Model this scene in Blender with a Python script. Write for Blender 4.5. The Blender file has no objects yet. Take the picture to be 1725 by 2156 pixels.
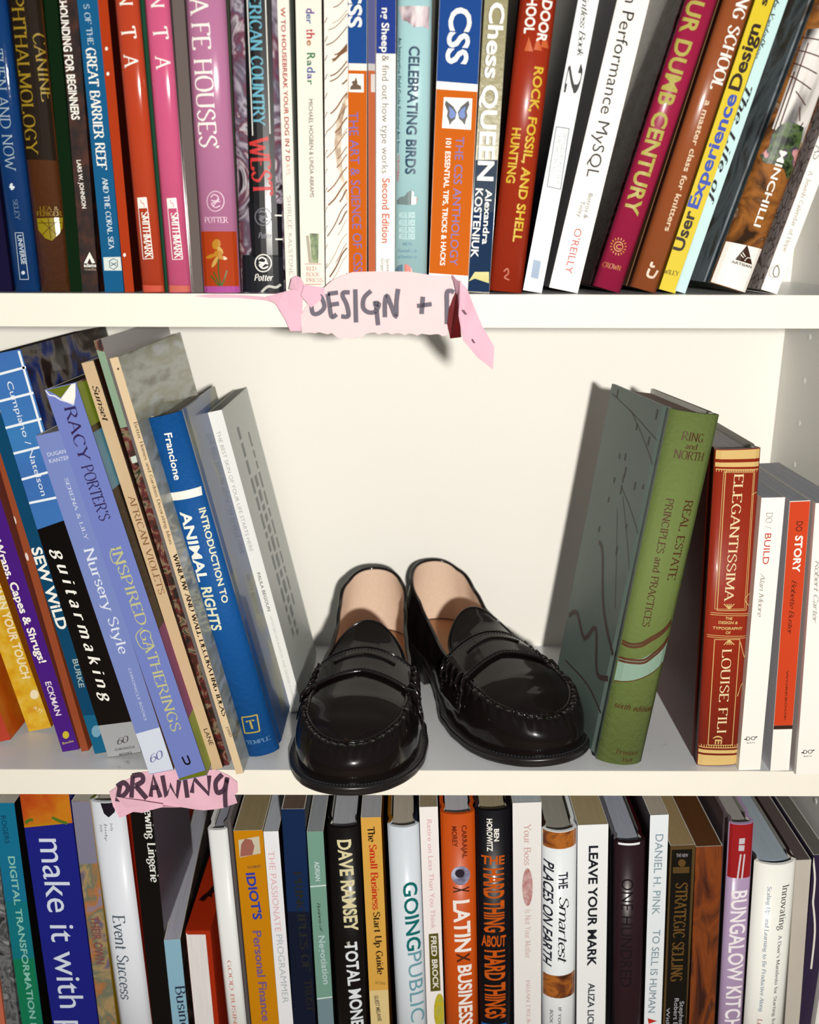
import bpy, bmesh, math, random
from mathutils import Vector, Matrix
random.seed(7)
SC = bpy.context.scene
COL = SC.collection

# ---------------------------------------------------------------- camera
cam_d = bpy.data.cameras.new('camera'); cam = bpy.data.objects.new('camera', cam_d); COL.objects.link(cam)
cam_d.sensor_fit = 'VERTICAL'; cam_d.sensor_height = 36.0; cam_d.lens = 36.0 * 1955 / 2156
cam_d.clip_start = 0.02; cam_d.clip_end = 20
cam.location = (0, -0.54, 0.334)
PITCH = math.radians(16.2)
cam.matrix_world = Matrix.Translation(cam.location) @ Matrix.Rotation(math.pi / 2 - PITCH, 4, 'X') @ Matrix.Rotation(0.0027, 4, 'Z')
cam_d.dof.use_dof = True; cam_d.dof.focus_distance = 0.595; cam_d.dof.aperture_fstop = 6.5
SC.camera = cam

# ---------------------------------------------------------------- world, flash, exposure
W = bpy.data.worlds.new('world'); SC.world = W; W.use_nodes = True
bg = W.node_tree.nodes['Background']; bg.inputs[0].default_value = (0.80, 0.86, 1.0, 1); bg.inputs[1].default_value = 0.10
fl = bpy.data.lights.new('camera_flash', 'POINT'); fl.energy = 50.0; fl.shadow_soft_size = 0.022; fl.color = (1.0, 0.965, 0.90)
flo = bpy.data.objects.new('camera_flash', fl); flo.location = (0.115, -0.96, 0.375); COL.objects.link(flo)
SC.view_settings.view_transform = 'Standard'; SC.view_settings.look = 'None'
SC.view_settings.exposure = 0.0; SC.view_settings.gamma = 1.0; SC.view_settings.use_curve_mapping = False
SC.cycles.max_bounces = 6; SC.cycles.diffuse_bounces = 3; SC.cycles.glossy_bounces = 3

# ---------------------------------------------------------------- pixel -> world helpers (photo frame 1725 x 2156)
CM = cam.matrix_world.copy(); CO = CM.to_translation()
def ray(px, py):
    return CM.to_3x3() @ Vector(((px - 862.5) / 1955.0, (1078 - py) / 1955.0, -1.0))
def atY(px, py, Y):
    d = ray(px, py); t = (Y - CO.y) / d.y
    return CO + d * t
def atZ(px, py, Z):
    d = ray(px, py); t = (Z - CO.z) / d.z
    return CO + d * t

# ---------------------------------------------------------------- materials
def lin(c):
    c = c / 255.0
    return c / 12.92 if c <= 0.04045 else ((c + 0.055) / 1.055) ** 2.4
def rgb(*c, k=None):
    if len(c) == 1: c = c[0]
    if k is None: k = 0.66 + 0.24 * (min(c) / 255.0) ** 2   # strong inks reflect less than white paper
    return (lin(c[0]) * k, lin(c[1]) * k, lin(c[2]) * k, 1)
_M = {}
def mat(c, rough=0.45, spec=0.5, bump=0.0, bscale=300.0, mott=0.0, coat=0.0, key=None, metal=0.0, raw=False):
    k = key or ('m', tuple(c), rough, spec, bump, bscale, mott, coat, metal, raw)
    if k in _M: return _M[k]
    m = bpy.data.materials.new('print_%d' % len(_M)); m.use_nodes = True; spec = spec * (0.38 if not raw else 1)
    nt = m.node_tree; b = nt.nodes['Principled BSDF']
    col = tuple(c) + (1,) if raw else rgb(c)
    b.inputs['Base Color'].default_value = col
    b.inputs['Roughness'].default_value = rough; b.inputs['Specular IOR Level'].default_value = spec
    b.inputs['Metallic'].default_value = metal
    b.inputs['Coat Weight'].default_value = coat; b.inputs['Coat Roughness'].default_value = 0.12
    if bump or mott:
        tc = nt.nodes.new('ShaderNodeTexCoord'); n = nt.nodes.new('ShaderNodeTexNoise'); n.inputs['Scale'].default_value = bscale
        n.inputs['Detail'].default_value = 4
        nt.links.new(tc.outputs['Object'], n.inputs['Vector'])
        if bump:
            bp = nt.nodes.new('ShaderNodeBump'); bp.inputs['Strength'].default_value = bump; bp.inputs['Distance'].default_value = 0.001
            nt.links.new(n.outputs['Fac'], bp.inputs['Height']); nt.links.new(bp.outputs['Normal'], b.inputs['Normal'])
        if mott:
            mx = nt.nodes.new('ShaderNodeMix'); mx.data_type = 'RGBA'
            mx.inputs[6].default_value = tuple(x * (1 - mott) for x in col[:3]) + (1,)
            mx.inputs[7].default_value = tuple(min(1, x * (1 + mott)) for x in col[:3]) + (1,)
            nt.links.new(n.outputs['Fac'], mx.inputs[0]); nt.links.new(mx.outputs[2], b.inputs['Base Color'])
    _M[k] = m
    return m
def ramp_mat(stops, scale=60, detail=6, dist=0.0, rough=0.4, stretch=(1, 1, 1), coat=0.3, kind='NOISE', lo=0.35, hi=0.65):
    k = ('r', tuple(stops), scale, detail, dist, rough, stretch, kind, lo, hi)
    if k in _M: return _M[k]
    m = bpy.data.materials.new('picture_%d' % len(_M)); m.use_nodes = True
    nt = m.node_tree; b = nt.nodes['Principled BSDF']; b.inputs['Roughness'].default_value = rough; b.inputs['Coat Weight'].default_value = coat
    tc = nt.nodes.new('ShaderNodeTexCoord'); mp = nt.nodes.new('ShaderNodeMapping'); mp.inputs['Scale'].default_value = stretch
    nt.links.new(tc.outputs['Object'], mp.inputs['Vector'])
    if kind == 'VORONOI':
        n = nt.nodes.new('ShaderNodeTexVoronoi'); n.feature = 'DISTANCE_TO_EDGE'; out = n.outputs['Distance']
        n.inputs['Scale'].default_value = scale
    else:
        n = nt.nodes.new('ShaderNodeTexNoise'); n.inputs['Scale'].default_value = scale; n.inputs['Detail'].default_value = detail
        n.inputs['Distortion'].default_value = dist; out = n.outputs['Fac']
    nt.links.new(mp.outputs['Vector'], n.inputs['Vector'])
    r = nt.nodes.new('ShaderNodeValToRGB'); nt.links.new(out, r.inputs['Fac'])
    els = r.color_ramp.elements
    N = len(stops)
    for i, s in enumerate(stops):
        p = lo + (hi - lo) * i / max(1, N - 1)
        e = els[i] if i < 2 else els.new(p)
        e.position = p; e.color = rgb(s)
    nt.links.new(r.outputs['Color'], b.inputs['Base Color'])
    _M[k] = m
    return m
def page_mat(c=(206, 200, 186)):
    k = ('page', tuple(c))
    if k in _M: return _M[k]
    m = bpy.data.materials.new('paper_edges_%d' % len(_M)); m.use_nodes = True
    nt = m.node_tree; b = nt.nodes['Principled BSDF']; b.inputs['Roughness'].default_value = 0.8; b.inputs['Specular IOR Level'].default_value = 0.1
    tc = nt.nodes.new('ShaderNodeTexCoord'); mp = nt.nodes.new('ShaderNodeMapping'); mp.inputs['Scale'].default_value = (1500, 25, 25)
    n = nt.nodes.new('ShaderNodeTexNoise'); n.inputs['Scale'].default_value = 1.0; n.inputs['Detail'].default_value = 3
    nt.links.new(tc.outputs['Object'], mp.inputs['Vector']); nt.links.new(mp.outputs['Vector'], n.inputs['Vector'])
    mx = nt.nodes.new('ShaderNodeMix'); mx.data_type = 'RGBA'
    base = rgb(c)
    mx.inputs[6].default_value = tuple(x * 0.72 for x in base[:3]) + (1,); mx.inputs[7].default_value = tuple(min(1, x * 1.12) for x in base[:3]) + (1,)
    nt.links.new(n.outputs['Fac'], mx.inputs[0]); nt.links.new(mx.outputs[2], b.inputs['Base Color'])
    bp = nt.nodes.new('ShaderNodeBump'); bp.inputs['Strength'].default_value = 0.5; bp.inputs['Distance'].default_value = 0.0006
    nt.links.new(n.outputs['Fac'], bp.inputs['Height']); nt.links.new(bp.outputs['Normal'], b.inputs['Normal'])
    _M[k] = m
    return m
WHITE = (250, 247, 238)

# ---------------------------------------------------------------- object helpers
def obj(name, bm, mats, parent=None, smooth=False):
    me = bpy.data.meshes.new(name)
    if smooth:
        for f in bm.faces: f.smooth = True
    bm.to_mesh(me); bm.free()
    for m in (mats if isinstance(mats, (list, tuple)) else [mats]): me.materials.append(m)
    o = bpy.data.objects.new(name, me); COL.objects.link(o)
    if parent: o.parent = parent
    return o
def thing(name, label, cat, loc=(0, 0, 0), rot=(0, 0, 0), group=None):
    o = bpy.data.objects.new(name, None); COL.objects.link(o); o.location = loc; o.rotation_euler = rot
    o.empty_display_size = 0.02
    o['label'] = label; o['category'] = cat
    if group: o['group'] = group
    return o
def box(bm, x0, x1, y0, y1, z0, z1, mi=0):
    vs = [bm.verts.new(p) for p in ((x0, y0, z0), (x1, y0, z0), (x1, y1, z0), (x0, y1, z0), (x0, y0, z1), (x1, y0, z1), (x1, y1, z1), (x0, y1, z1))]
    for f in ((3, 2, 1, 0), (4, 5, 6, 7), (0, 1, 5, 4), (1, 2, 6, 5), (2, 3, 7, 6), (3, 0, 4, 7)):
        bm.faces.new([vs[i] for i in f]).material_index = mi
    return vs
def tube(bm, pts, r, n=6, closed=False, rf=None):
    rings = []
    P = [Vector(p) for p in pts]; N = len(P)
    for i in range(N):
        a = P[(i - 1) % N] if closed or i > 0 else P[i]; b = P[(i + 1) % N] if closed or i < N - 1 else P[i]
        t = (b - a).normalized()
        up = Vector((0, 0, 1)) if abs(t.z) < 0.9 else Vector((1, 0, 0))
        s = t.cross(up).normalized(); u = s.cross(t)
        rr = r if rf is None else rf(i)
        rings.append([bm.verts.new(P[i] + (s * math.cos(2 * math.pi * k / n) + u * math.sin(2 * math.pi * k / n)) * rr) for k in range(n)])
    for i in range(N if closed else N - 1):
        A, B = rings[i], rings[(i + 1) % N]
        for k in range(n):
            bm.faces.new((A[k], A[(k + 1) % n], B[(k + 1) % n], B[k]))
    if not closed:
        bm.faces.new(rings[0][::-1]); bm.faces.new(rings[-1])

# ---------------------------------------------------------------- lettering
# stroke alphabet drawn here: cap height 10, x-height 6.6; l = straight strokes, c = curved strokes
G = {}
def g(ch, w, *st):
    G[ch] = (w, [(s[0], [tuple(float(v) for v in p.split(',')) for p in s[1:].split()]) for s in st])
g('A', 8, 'l0.3,0 3.9,10 7.7,0', 'l1.8,3.6 6.1,3.6')
g('B', 7.4, 'l1,10 1,0', 'c1,10 4.2,9.9 6,8 4.4,5.6 1,5.3', 'c1,5.3 4.8,5.2 6.8,2.7 4.8,.2 1,0')
g('C', 8, 'c7.2,8 5,9.8 2.4,9.2 .7,5 2.4,.8 5,.2 7.4,2')
g('D', 8.4, 'l1,10 1,0', 'c1,10 4.4,9.8 7.4,7.6 7.6,3 4.6,.2 1,0')
g('E', 7, 'l1,10 1,0', 'l1,10 6,10 6,8.6', 'l1,5.2 4.6,5.2', 'l1,0 6.3,0 6.3,1.5')
g('F', 6.6, 'l1,10 1,0', 'l1,10 6,10 6,8.6', 'l1,5.2 4.6,5.2')
g('G', 8.4, 'c7.2,8.2 5,9.8 2.4,9.2 .7,5 2.4,.8 5,.1 7.2,1', 'l7.2,.6 7.2,4.2 5,4.2')
g('H', 8.4, 'l1,0 1,10', 'l7.2,0 7.2,10', 'l1,5.2 7.2,5.2')
g('I', 3.4, 'l1.7,0 1.7,10')
g('J', 5, 'l3.4,10 3.4,1', 'c3.4,1.6 2.8,-.6 1,-1 .2,-.4')
g('K', 8, 'l1,0 1,10', 'l6.6,10 1.2,4.6', 'l2.8,6 7.3,0')
g('L', 6.6, 'l1,10 1,0', 'l1,0 6,0 6.1,1.8')
g('M', 10, 'l1,0 1,10', 'l1.2,10 5,1 8.8,10', 'l8.8,10 8.8,0')
g('N', 8.8, 'l1,0 1,10', 'l1,10 7.6,0', 'l7.6,0 7.6,10')
g('O', 8.8, 'c4.4,10 1.8,9 .7,5 1.8,1 4.4,0 7,1 8.1,5 7,9 4.4,10')
g('P', 7, 'l1,0 1,10', 'c1,10 4.4,9.9 6.4,7.4 4.4,4.9 1,4.7')
g('Q', 8.8, 'c4.4,10 1.8,9 .7,5 1.8,1 4.4,0 7,1 8.1,5 7,9 4.4,10', 'c4,1.6 5.6,0 8.4,-1.6')
g('R', 7.8, 'l1,0 1,10', 'c1,10 4.4,9.9 6.2,7.6 4.4,5.2 1,5', 'l3.6,5 7.3,0')
g('S', 6.6, 'c5.8,8.2 4,9.9 1.6,9.2 .8,7.2 3.2,5.4 5.9,3.4 5.2,.8 2.8,0 .7,1.8')
g('T', 7.6, 'l3.8,0 3.8,10', 'l.5,8.4 .5,10 7.1,10 7.1,8.4')
g('U', 8.4, 'l1,10 1,3', 'c1,3.4 1.6,.8 4.1,0 6.7,.8 7.2,3.4', 'l7.2,3 7.2,10')
g('V', 8, 'l.3,10 4,0 7.7,10')
g('W', 11, 'l.3,10 3.1,0 5.5,8 7.9,0 10.7,10')
g('X', 8, 'l.6,10 7.4,0', 'l.6,0 7.2,10')
g('Y', 7.8, 'l.3,10 3.9,4.8 7.5,10', 'l3.9,4.8 3.9,0')
g('Z', 7.4, 'l.8,8.4 .8,10 6.6,10 .6,0 6.8,0 6.8,1.6')
g('a', 6, 'c1,5.6 2.6,6.6 4.4,5.6 4.5,3', 'l4.5,4 4.5,.4 5.6,.2', 'c4.5,3.8 2,3.4 .8,1.6 2.2,0 4.5,1.3')
g('b', 6.4, 'l1,10 1,0', 'c1,5.2 3.2,6.6 5.7,4.6 5.5,1.4 3.2,0 1,1')
g('c', 5.4, 'c4.8,5.4 3,6.6 1.1,5.2 .8,2.4 2.2,.2 4.9,1.2')
g('d', 6.6, 'l5.2,10 5.2,0', 'c5.2,5.4 3.2,6.6 .9,4.8 .8,1.8 2.8,0 5.2,1.1')
g('e', 5.6, 'c.9,3.6 4.9,3.7 4.2,6 2.6,6.6 .9,5 .9,2 2.8,0 5,1.3')
g('f', 4, 'l1.8,0 1.8,8', 'c1.8,7.6 2.2,9.8 4.2,9.6', 'l.4,6.4 3.6,6.4')
g('g', 6.2, 'c3,6.6 1,5.6 1.2,3.6 3,2.7 4.8,3.7 4.8,5.6 3,6.6', 'c1.8,3 1,1.8 4.6,1.2 5.4,-1 3,-2.8 .8,-1.8 1.8,.7')
g('h', 6.8, 'l1,10 1,0', 'c1,5 3,6.8 5,6 5.4,4.4', 'l5.4,5 5.4,0')
g('i', 3, 'l1.5,6.6 1.5,0', 'l1.5,8.6 1.5,9.6')
g('j', 3, 'l1.8,6.6 1.8,-1', 'c1.8,-.6 1.2,-2.6 -.2,-2.6')
g('k', 6.4, 'l1,10 1,0', 'l5,6.6 1.2,3', 'l2.4,4 5.8,0')
g('l', 3, 'l1.5,10 1.5,0')
g('m', 10, 'l1,6.6 1,0', 'c1,5 2.8,6.8 4.6,6 5,4.4', 'l5,5 5,0', 'c5,5 6.8,6.8 8.6,6 9,4.4', 'l9,5 9,0')
g('n', 6.8, 'l1,6.6 1,0', 'c1,5 3,6.8 5,6 5.4,4.4', 'l5.4,5 5.4,0')
g('o', 6.2, 'c3.1,6.6 1,5.6 .8,3.3 1.4,.8 3.1,0 4.9,.9 5.4,3.3 4.9,5.8 3.1,6.6')
g('p', 6.4, 'l1,6.6 1,-3', 'c1,5.2 3.2,6.6 5.7,4.6 5.5,1.4 3.2,0 1,1')
g('q', 6.4, 'l5.2,6.6 5.2,-3', 'c5.2,5.4 3.2,6.6 .9,4.8 .8,1.8 2.8,0 5.2,1.1')
g('r', 4.8, 'l1,6.6 1,0', 'c1,4.6 2.6,6.4 4.6,6.2')
g('s', 4.8, 'c4.2,5.4 2.8,6.7 1,5.8 1,4 3.8,2.8 4.2,1 2.6,-.1 .6,1')
g('t', 4, 'l1.7,8.6 1.7,1.4', 'c1.7,1.6 2.2,0 3.8,.5', 'l.4,6.4 3.6,6.4')
g('u', 6.8, 'l1,6.6 1,2', 'c1,2.4 1.6,0 3.4,0 5.4,1.6', 'l5.4,6.6 5.4,0')
g('v', 6.2, 'l.4,6.6 3.1,0 5.8,6.6')
g('w', 8.8, 'l.3,6.6 2.5,0 4.4,5.4 6.3,0 8.5,6.6')
g('x', 6, 'l.6,6.6 5.4,0', 'l.6,0 5.2,6.6')
g('y', 6.2, 'l.4,6.6 3.2,0', 'l5.8,6.6 2.4,-2.6 .6,-2.8')
g('z', 5.4, 'l.8,6.6 4.8,6.6 .6,0 5,0')
g(' ', 4)
g('&', 8.4, 'c7.4,4.6 5.6,.8 3,0 .8,1.4 1.4,4 4.6,6.6 4.6,9 2.8,9.6 1.8,8 3.4,5 7.4,0')
g("'", 2.6, 'l1.3,10 1.3,7.6'); g('.', 2.6, 'l1.3,0 1.3,.9'); g(',', 2.6, 'l1.6,.9 1,-1.4'); g('-', 4, 'l.6,4 3.4,4')
g('!', 3, 'l1.5,10 1.5,3', 'l1.5,0 1.5,.9'); g('+', 7, 'l3.5,1.5 3.5,8', 'l.6,4.8 6.4,4.8')
g('2', 6.4, 'c.8,7.6 1.6,9.8 4,9.8 5.6,8 4.6,5 .8,.4', 'l.8,0 5.8,0 5.8,1.4'); g('1', 4, 'l2.2,0 2.2,10')
g('7', 6, 'l.6,10 5.4,10 2,0'); g('0', 6.4, 'c3.2,10 1,8 .8,5 1.2,1.6 3.2,0 5.2,1.6 5.6,5 5.2,8.4 3.2,10')
g('6', 6.2, 'c5,9.4 2.4,8.4 .9,4.6 1.4,.8 3.4,0 5.4,2 5,4.8 3,5.6 1,3.8'); g('9', 6.2, 'c1.2,.4 4,1.8 5.4,5.6 4.8,9.2 3,10 .9,8 1.4,5.2 3.4,4.4 5.3,6.4')
g('8', 6.2, 'c3.1,5.4 1.2,7 1.4,9 3.1,10 4.9,9 4.9,7 3.1,5.4 1,3.8 .8,1.4 3.1,0 5.4,1.4 5.2,3.8 3.1,5.4')
g('/', 5, 'l.4,-.6 4.4,10.4'); g('(', 3, 'c2.6,10.6 1,8 1,2 2.6,-.8')
def smooth_pts(p, n=5):
    if len(p) < 3: return p
    q = [p[0]] + list(p) + [p[-1]]; out = []
    for i in range(1, len(q) - 2):
        for k in range(n):
            t = k / n; t2 = t * t; t3 = t2 * t
            out.append(tuple(0.5 * (2 * q[i][a] + (q[i + 1][a] - q[i - 1][a]) * t + (2 * q[i - 1][a] - 5 * q[i][a] + 4 * q[i + 1][a] - q[i + 2][a]) * t2
                                    + (3 * q[i][a] - q[i - 1][a] - 3 * q[i + 1][a] + q[i + 2][a]) * t3) for a in (0, 1)))
    out.append(p[-1])
    return out
def ribbon(V, F, p, wf):
    n = len(p); base = len(V)
    for i in range(n):
        ax, ay = p[max(0, i - 1)]; bx, by = p[min(n - 1, i + 1)]
        dx, dy = bx - ax, by - ay; L = math.hypot(dx, dy) or 1; dx /= L; dy /= L
        w = wf(dx, dy) / 2
        V.append((p[i][0] - dy * w, p[i][1] + dx * w)); V.append((p[i][0] + dy * w, p[i][1] - dx * w))
    for i in range(n - 1):
        a = base + 2 * i
        F.append((a, a + 1, a + 3, a + 2))
def stroke_text(s, thick=1.3, thin=0.5, serif=True, slant=0.0, track=0.6):
    V = []; F = []; X = 0
    wf = lambda dx, dy: thin + (thick - thin) * (abs(dy) ** 1.3) * (0.55 if (dx * dy > 0.25) else 1)
    if thick == thin: wf = lambda dx, dy: thick
    for ch in s:
        w, sts = G.get(ch, G['-'] if ch != ' ' else G[' '])
        b0 = len(V)
        for kind, p in sts:
            if kind == 'c': ribbon(V, F, smooth_pts(p), wf)
            else:
                for i in range(len(p) - 1):
                    ribbon(V, F, [p[i], p[i + 1]], wf)
                if serif and len(p) in (2, 3, 5):
                    for q, r in ((p[0], p[1]), (p[-1], p[-2])):
                        if abs(r[1] - q[1]) > 2.4 and (q[1] in (0, 10, 6.6, -3)):
                            x0, x1 = q[0] - 1.25, q[0] + 1.25
                            if ch in 'bdhklmnrpiu' and q[1] > 5: x1 = q[0] + 0.2
                            yy = q[1] - (thin * .5 if q[1] > 3 else -thin * .5)
                            ribbon(V, F, [(x0, yy), (x1, yy)], lambda a, b: thin)
        for i in range(b0, len(V)): V[i] = (V[i][0] + X + V[i][1] * slant, V[i][1])
        X += w + track
    V = [(x / 10, y / 10) for x, y in V]
    return V, F
_fc = bpy.data.curves.new('lettering', 'FONT'); _fc.resolution_u = 3; _fo = bpy.data.objects.new('lettering', _fc); COL.objects.link(_fo)
_fc.body = 'H'; _m = bpy.data.meshes.new_from_object(_fo); CAP = max(v.co.y for v in _m.vertices); bpy.data.meshes.remove(_m)
def font_text(s, bold=0.0, slant=0.0):
    _fc.body = s; _fc.offset = bold; _fc.shear = slant; _fc.space_character = 1.0
    m = bpy.data.meshes.new_from_object(_fo)
    V = [(v.co.x / CAP, v.co.y / CAP) for v in m.vertices]; F = [tuple(p.vertices) for p in m.polygons]
    bpy.data.meshes.remove(m)
    return V, F
STY = dict(sans=lambda s: font_text(s), bold=lambda s: font_text(s, 0.018), black=lambda s: font_text(s, 0.027), it=lambda s: font_text(s, 0, 0.28), boldit=lambda s: font_text(s, 0.02, 0.3),
           serif=lambda s: stroke_text(s, 1.45, 0.55), serifb=lambda s: stroke_text(s, 2.1, 0.6), serifl=lambda s: stroke_text(s, 1.0, 0.5),
           script=lambda s: stroke_text(s, 1.3, 0.5, False, 0.3, -0.3), scriptb=lambda s: stroke_text(s, 1.9, 0.8, False, 0.3, 0.8),
           scriptw=lambda s: stroke_text(s, 2.0, 0.9, False, 0.3, 4.2), hand=lambda s: stroke_text(s, 1.7, 1.7, False, 0.05), light=lambda s: stroke_text(s, 0.8, 0.8, False, 0, 1.2))

# ---------------------------------------------------------------- books
class Book: pass
BOOKS = []
ZS = {'top': 0.0, 'mid': 0.0, 'low': 0.0}
ZS['top'] = CO.z + (atY(862, 619.5, 0.0).z - CO.z); ZS['low'] = -0.325
THICK = 0.0185
def profile(w, D, t, bulge, groove):
    """plan outline of a cover: outer points left-back -> spine -> right-back, and the matching inner points"""
    n = 8; W2 = w / 2
    out = []; inn = []
    def side(s, seq):
        for x, y in seq:
            out.append((s * x, y)); inn.append((s * (min(x, W2) - t), max(y, t)))
    sd = [(W2, D), (W2, 0.012), (W2 - 0.0011, 0.0085), (W2 - 0.0011, 0.0065), (W2, 0.003)] if groove else [(W2, D)]
    side(-1, sd)
    for i in range(n + 1):
        u = -1 + 2 * i / n
        y = -bulge * (1 - u * u) + (0.0012 if abs(u) == 1 and bulge else 0)
        out.append((u * W2, y)); inn.append((max(-W2 + t, min(W2 - t, u * W2)), y + t))
    side(1, sd[::-1])
    return out, inn
def book(name, label, BL, BR, TL, TR, col, shelf='mid', Y=None, D=0.14, kind='paper', Lc=None, Rc=None, H=None, ext=False,
         pages=(214, 208, 194), rough=0.42, bulge=None, group=None, bump=0.0, cat='book', spine_mat=None, top_in=None, coat=0.08, no_pages=False, yaw=0.0):
    group = group or {'top': 'books on the top shelf', 'mid': 'books on the middle shelf', 'low': 'books on the bottom shelf'}[shelf]
    zs = ZS[shelf]
    low = BL if BL[1] > BR[1] else BR
    if Y is None:
        if ext: Y = 0.006
        else:
            Y = atZ(low[0], low[1], zs).y
            if shelf == 'top': Y = 0.012
    P0 = atY(low[0], low[1], Y)
    def fit(ps):
        nrm = Vector((math.sin(ps), -math.cos(ps), 0)); e = Vector((math.cos(ps), math.sin(ps), 0))
        def hit(p):
            d = ray(*p); return CO + d * ((P0 - CO).dot(nrm) / d.dot(nrm))
        P = [hit(p) for p in (BL, BR, TL, TR)]
        f2 = lambda p: Vector(((p - P0).dot(e), p.z))
        q = [f2(p) for p in P]
        v2 = ((q[2] + q[3]) / 2 - (q[0] + q[1]) / 2).normalized()
        err = abs((q[1] - q[0]).normalized().dot(v2)) + abs((q[3] - q[2]).normalized().dot(v2))
        return err, nrm, e, q, v2
    if yaw == 'auto':
        yaw = min((math.radians(k * .5) for k in range(-50, 51)), key=lambda s: fit(s)[0]); print('YAW', name, label[:30], math.degrees(yaw))
    _, nrm, e, q, v2 = fit(yaw)
    m2 = (q[0] + q[1]) / 2; t2 = (q[2] + q[3]) / 2
    th = math.atan2(v2.x, v2.y); u2 = Vector((v2.y, -v2.x))
    w = (abs((q[1] - q[0]).dot(u2)) + abs((q[3] - q[2]).dot(u2))) / 2; h = (t2 - m2).length
    mb = P0 + e * m2.x; mb.z = m2.y
    u = e * u2.x + Vector((0, 0, u2.y)); v = e * v2.x + Vector((0, 0, v2.y))
    low_z = mb.z - w / 2 * abs(math.sin(th))
    base = mb.copy(); ex = 0.0
    if ext:
        ex = (low_z - zs) / math.cos(th); base = mb - v * ex; h += ex
    else:
        base.z += zs - low_z
    base.z += 0.0002
    if H: h = H
    b = Book(); b.mb = mb; b.u = u; b.v = v; b.Y = Y; b.nrm = nrm; b.th = th; b.ex = ex; b.w = w; b.h = h
    root = thing(name, label, cat, base, (0, th, yaw), group); BOOKS.append((root, w, h, D, th, yaw, label, shelf)); b.root = root
    hard = kind == 'hard'
    t = 0.0024 if hard else 0.0005
    b.bulge = bulge if bulge is not None else (min(0.004, w * 0.13) if hard else 0.0)
    out, inn = profile(w, D, t, b.bulge, hard)
    bm = bmesh.new()
    L4 = [[bm.verts.new((x, y, z)) for x, y in ring] for ring in (out, inn) for z in (0, h)]
    oL, oH, iL, iH = L4
    n_ = len(out)
    for i in range(n_ - 1):
        xm = (out[i][0] + out[i + 1][0]) / 2; ym = (out[i][1] + out[i + 1][1]) / 2
        isside = abs(abs(xm) - w / 2) < 0.0013 and ym > 0.0008
        mi = (1 if xm < 0 else 2) if isside else 0
        f = bm.faces.new((oL[i], oL[i + 1], oH[i + 1], oH[i])); f.material_index = mi; f.smooth = bool(b.bulge) and mi == 0
        f = bm.faces.new((iL[i + 1], iL[i], iH[i], iH[i + 1])); f.material_index = 3
        f = bm.faces.new((oH[i], oH[i + 1], iH[i + 1], iH[i])); f.material_index = mi if hard else 3
        f = bm.faces.new((oL[i + 1], oL[i], iL[i], iL[i + 1])); f.material_index = mi if hard else 3
    for k in (0, -1): bm.faces.new((oL[k], oH[k], iH[k], iL[k])).material_index = 3
    bmesh.ops.recalc_face_normals(bm, faces=bm.faces)
    sm = spine_mat or mat(col, rough, bump=bump, coat=coat)
    mm = lambda c: c if isinstance(c, bpy.types.Material) else mat(c, rough, bump=bump, coat=coat)
    o = obj('cover', bm, [sm, mm(Lc) if Lc else sm, mm(Rc) if Rc else sm, mat((225, 222, 212), 0.8)], root)
    if not no_pages:
        bm = bmesh.new(); ins = 0.003 if hard else 0.0003
        if top_in is not None: ins = top_in
        tt = t + (0.0013 if hard else 0.0001)
        if w - 2 * tt < 0.0012: tt = w * 0.2
        y1 = D - (0.004 if hard else 0.0006)
        box(bm, -w / 2 + tt, w / 2 - tt, (0.0028 if hard else t + 0.0001), y1, (0.003 if hard else 0.0003), h - ins)
        obj('page_block', bm, page_mat(pages), root)
    b.hard = hard
    return b
def loc2(b, px, py):
    d = ray(px, py); p = CO + d * ((b.mb - CO).dot(b.nrm) / d.dot(b.nrm)) - b.mb
    return p.dot(b.u), p.dot(b.v) + b.ex
def surf(b, x): 
    if not b.bulge: return 0.0
    u = max(-1, min(1, x / (b.w / 2)))
    return -b.bulge * (1 - u * u)
def deco(b, V, F, m, name='lettering', lev=2, clamp=True, label=None):
    bm = bmesh.new(); eps = 0.00012 * lev
    hw = b.w / 2 - (0.0001 if not b.bulge else 0.0006)
    vs = []
    for k_, (x, z) in enumerate(V):
        if clamp: x = max(-hw, min(hw, x)); z = max(0.0004, min(b.h - 0.0004, z))
        vs.append(bm.verts.new((x, -((k_ // 4) % 29) * 1.2e-6, z)))
    for f in F:
        if len(set(f)) > 2:
            try: bm.faces.new([vs[i] for i in f])
            except ValueError: pass
    if b.bulge:
        for k in range(1, 8):
            xx = -b.w / 2 + b.w * k / 8
            bmesh.ops.bisect_plane(bm, geom=bm.verts[:] + bm.edges[:] + bm.faces[:], plane_co=(xx, 0, 0), plane_no=(1, 0, 0), dist=1e-6)
    for v in bm.verts: v.co.y += surf_poly(b, v.co.x) - eps
    bmesh.ops.recalc_face_normals(bm, faces=bm.faces)
    for f in bm.faces:
        if f.normal.y > 0: f.normal_flip()
    o = obj(name, bm, m, b.root)
    if label: o['label'] = label
    return o
def surf_poly(b, x):
    if not b.bulge: return 0.0
    n = 8; s = (x / (b.w / 2) + 1) / 2 * n; s = max(0, min(n - 1e-6, s)); i = int(s); f = s - i
    g0 = lambda k: -b.bulge * (1 - (-1 + 2 * k / n) ** 2) + (0.0012 if k in (0, n) else 0)
    return g0(i) * (1 - f) + g0(i + 1) * f
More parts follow.
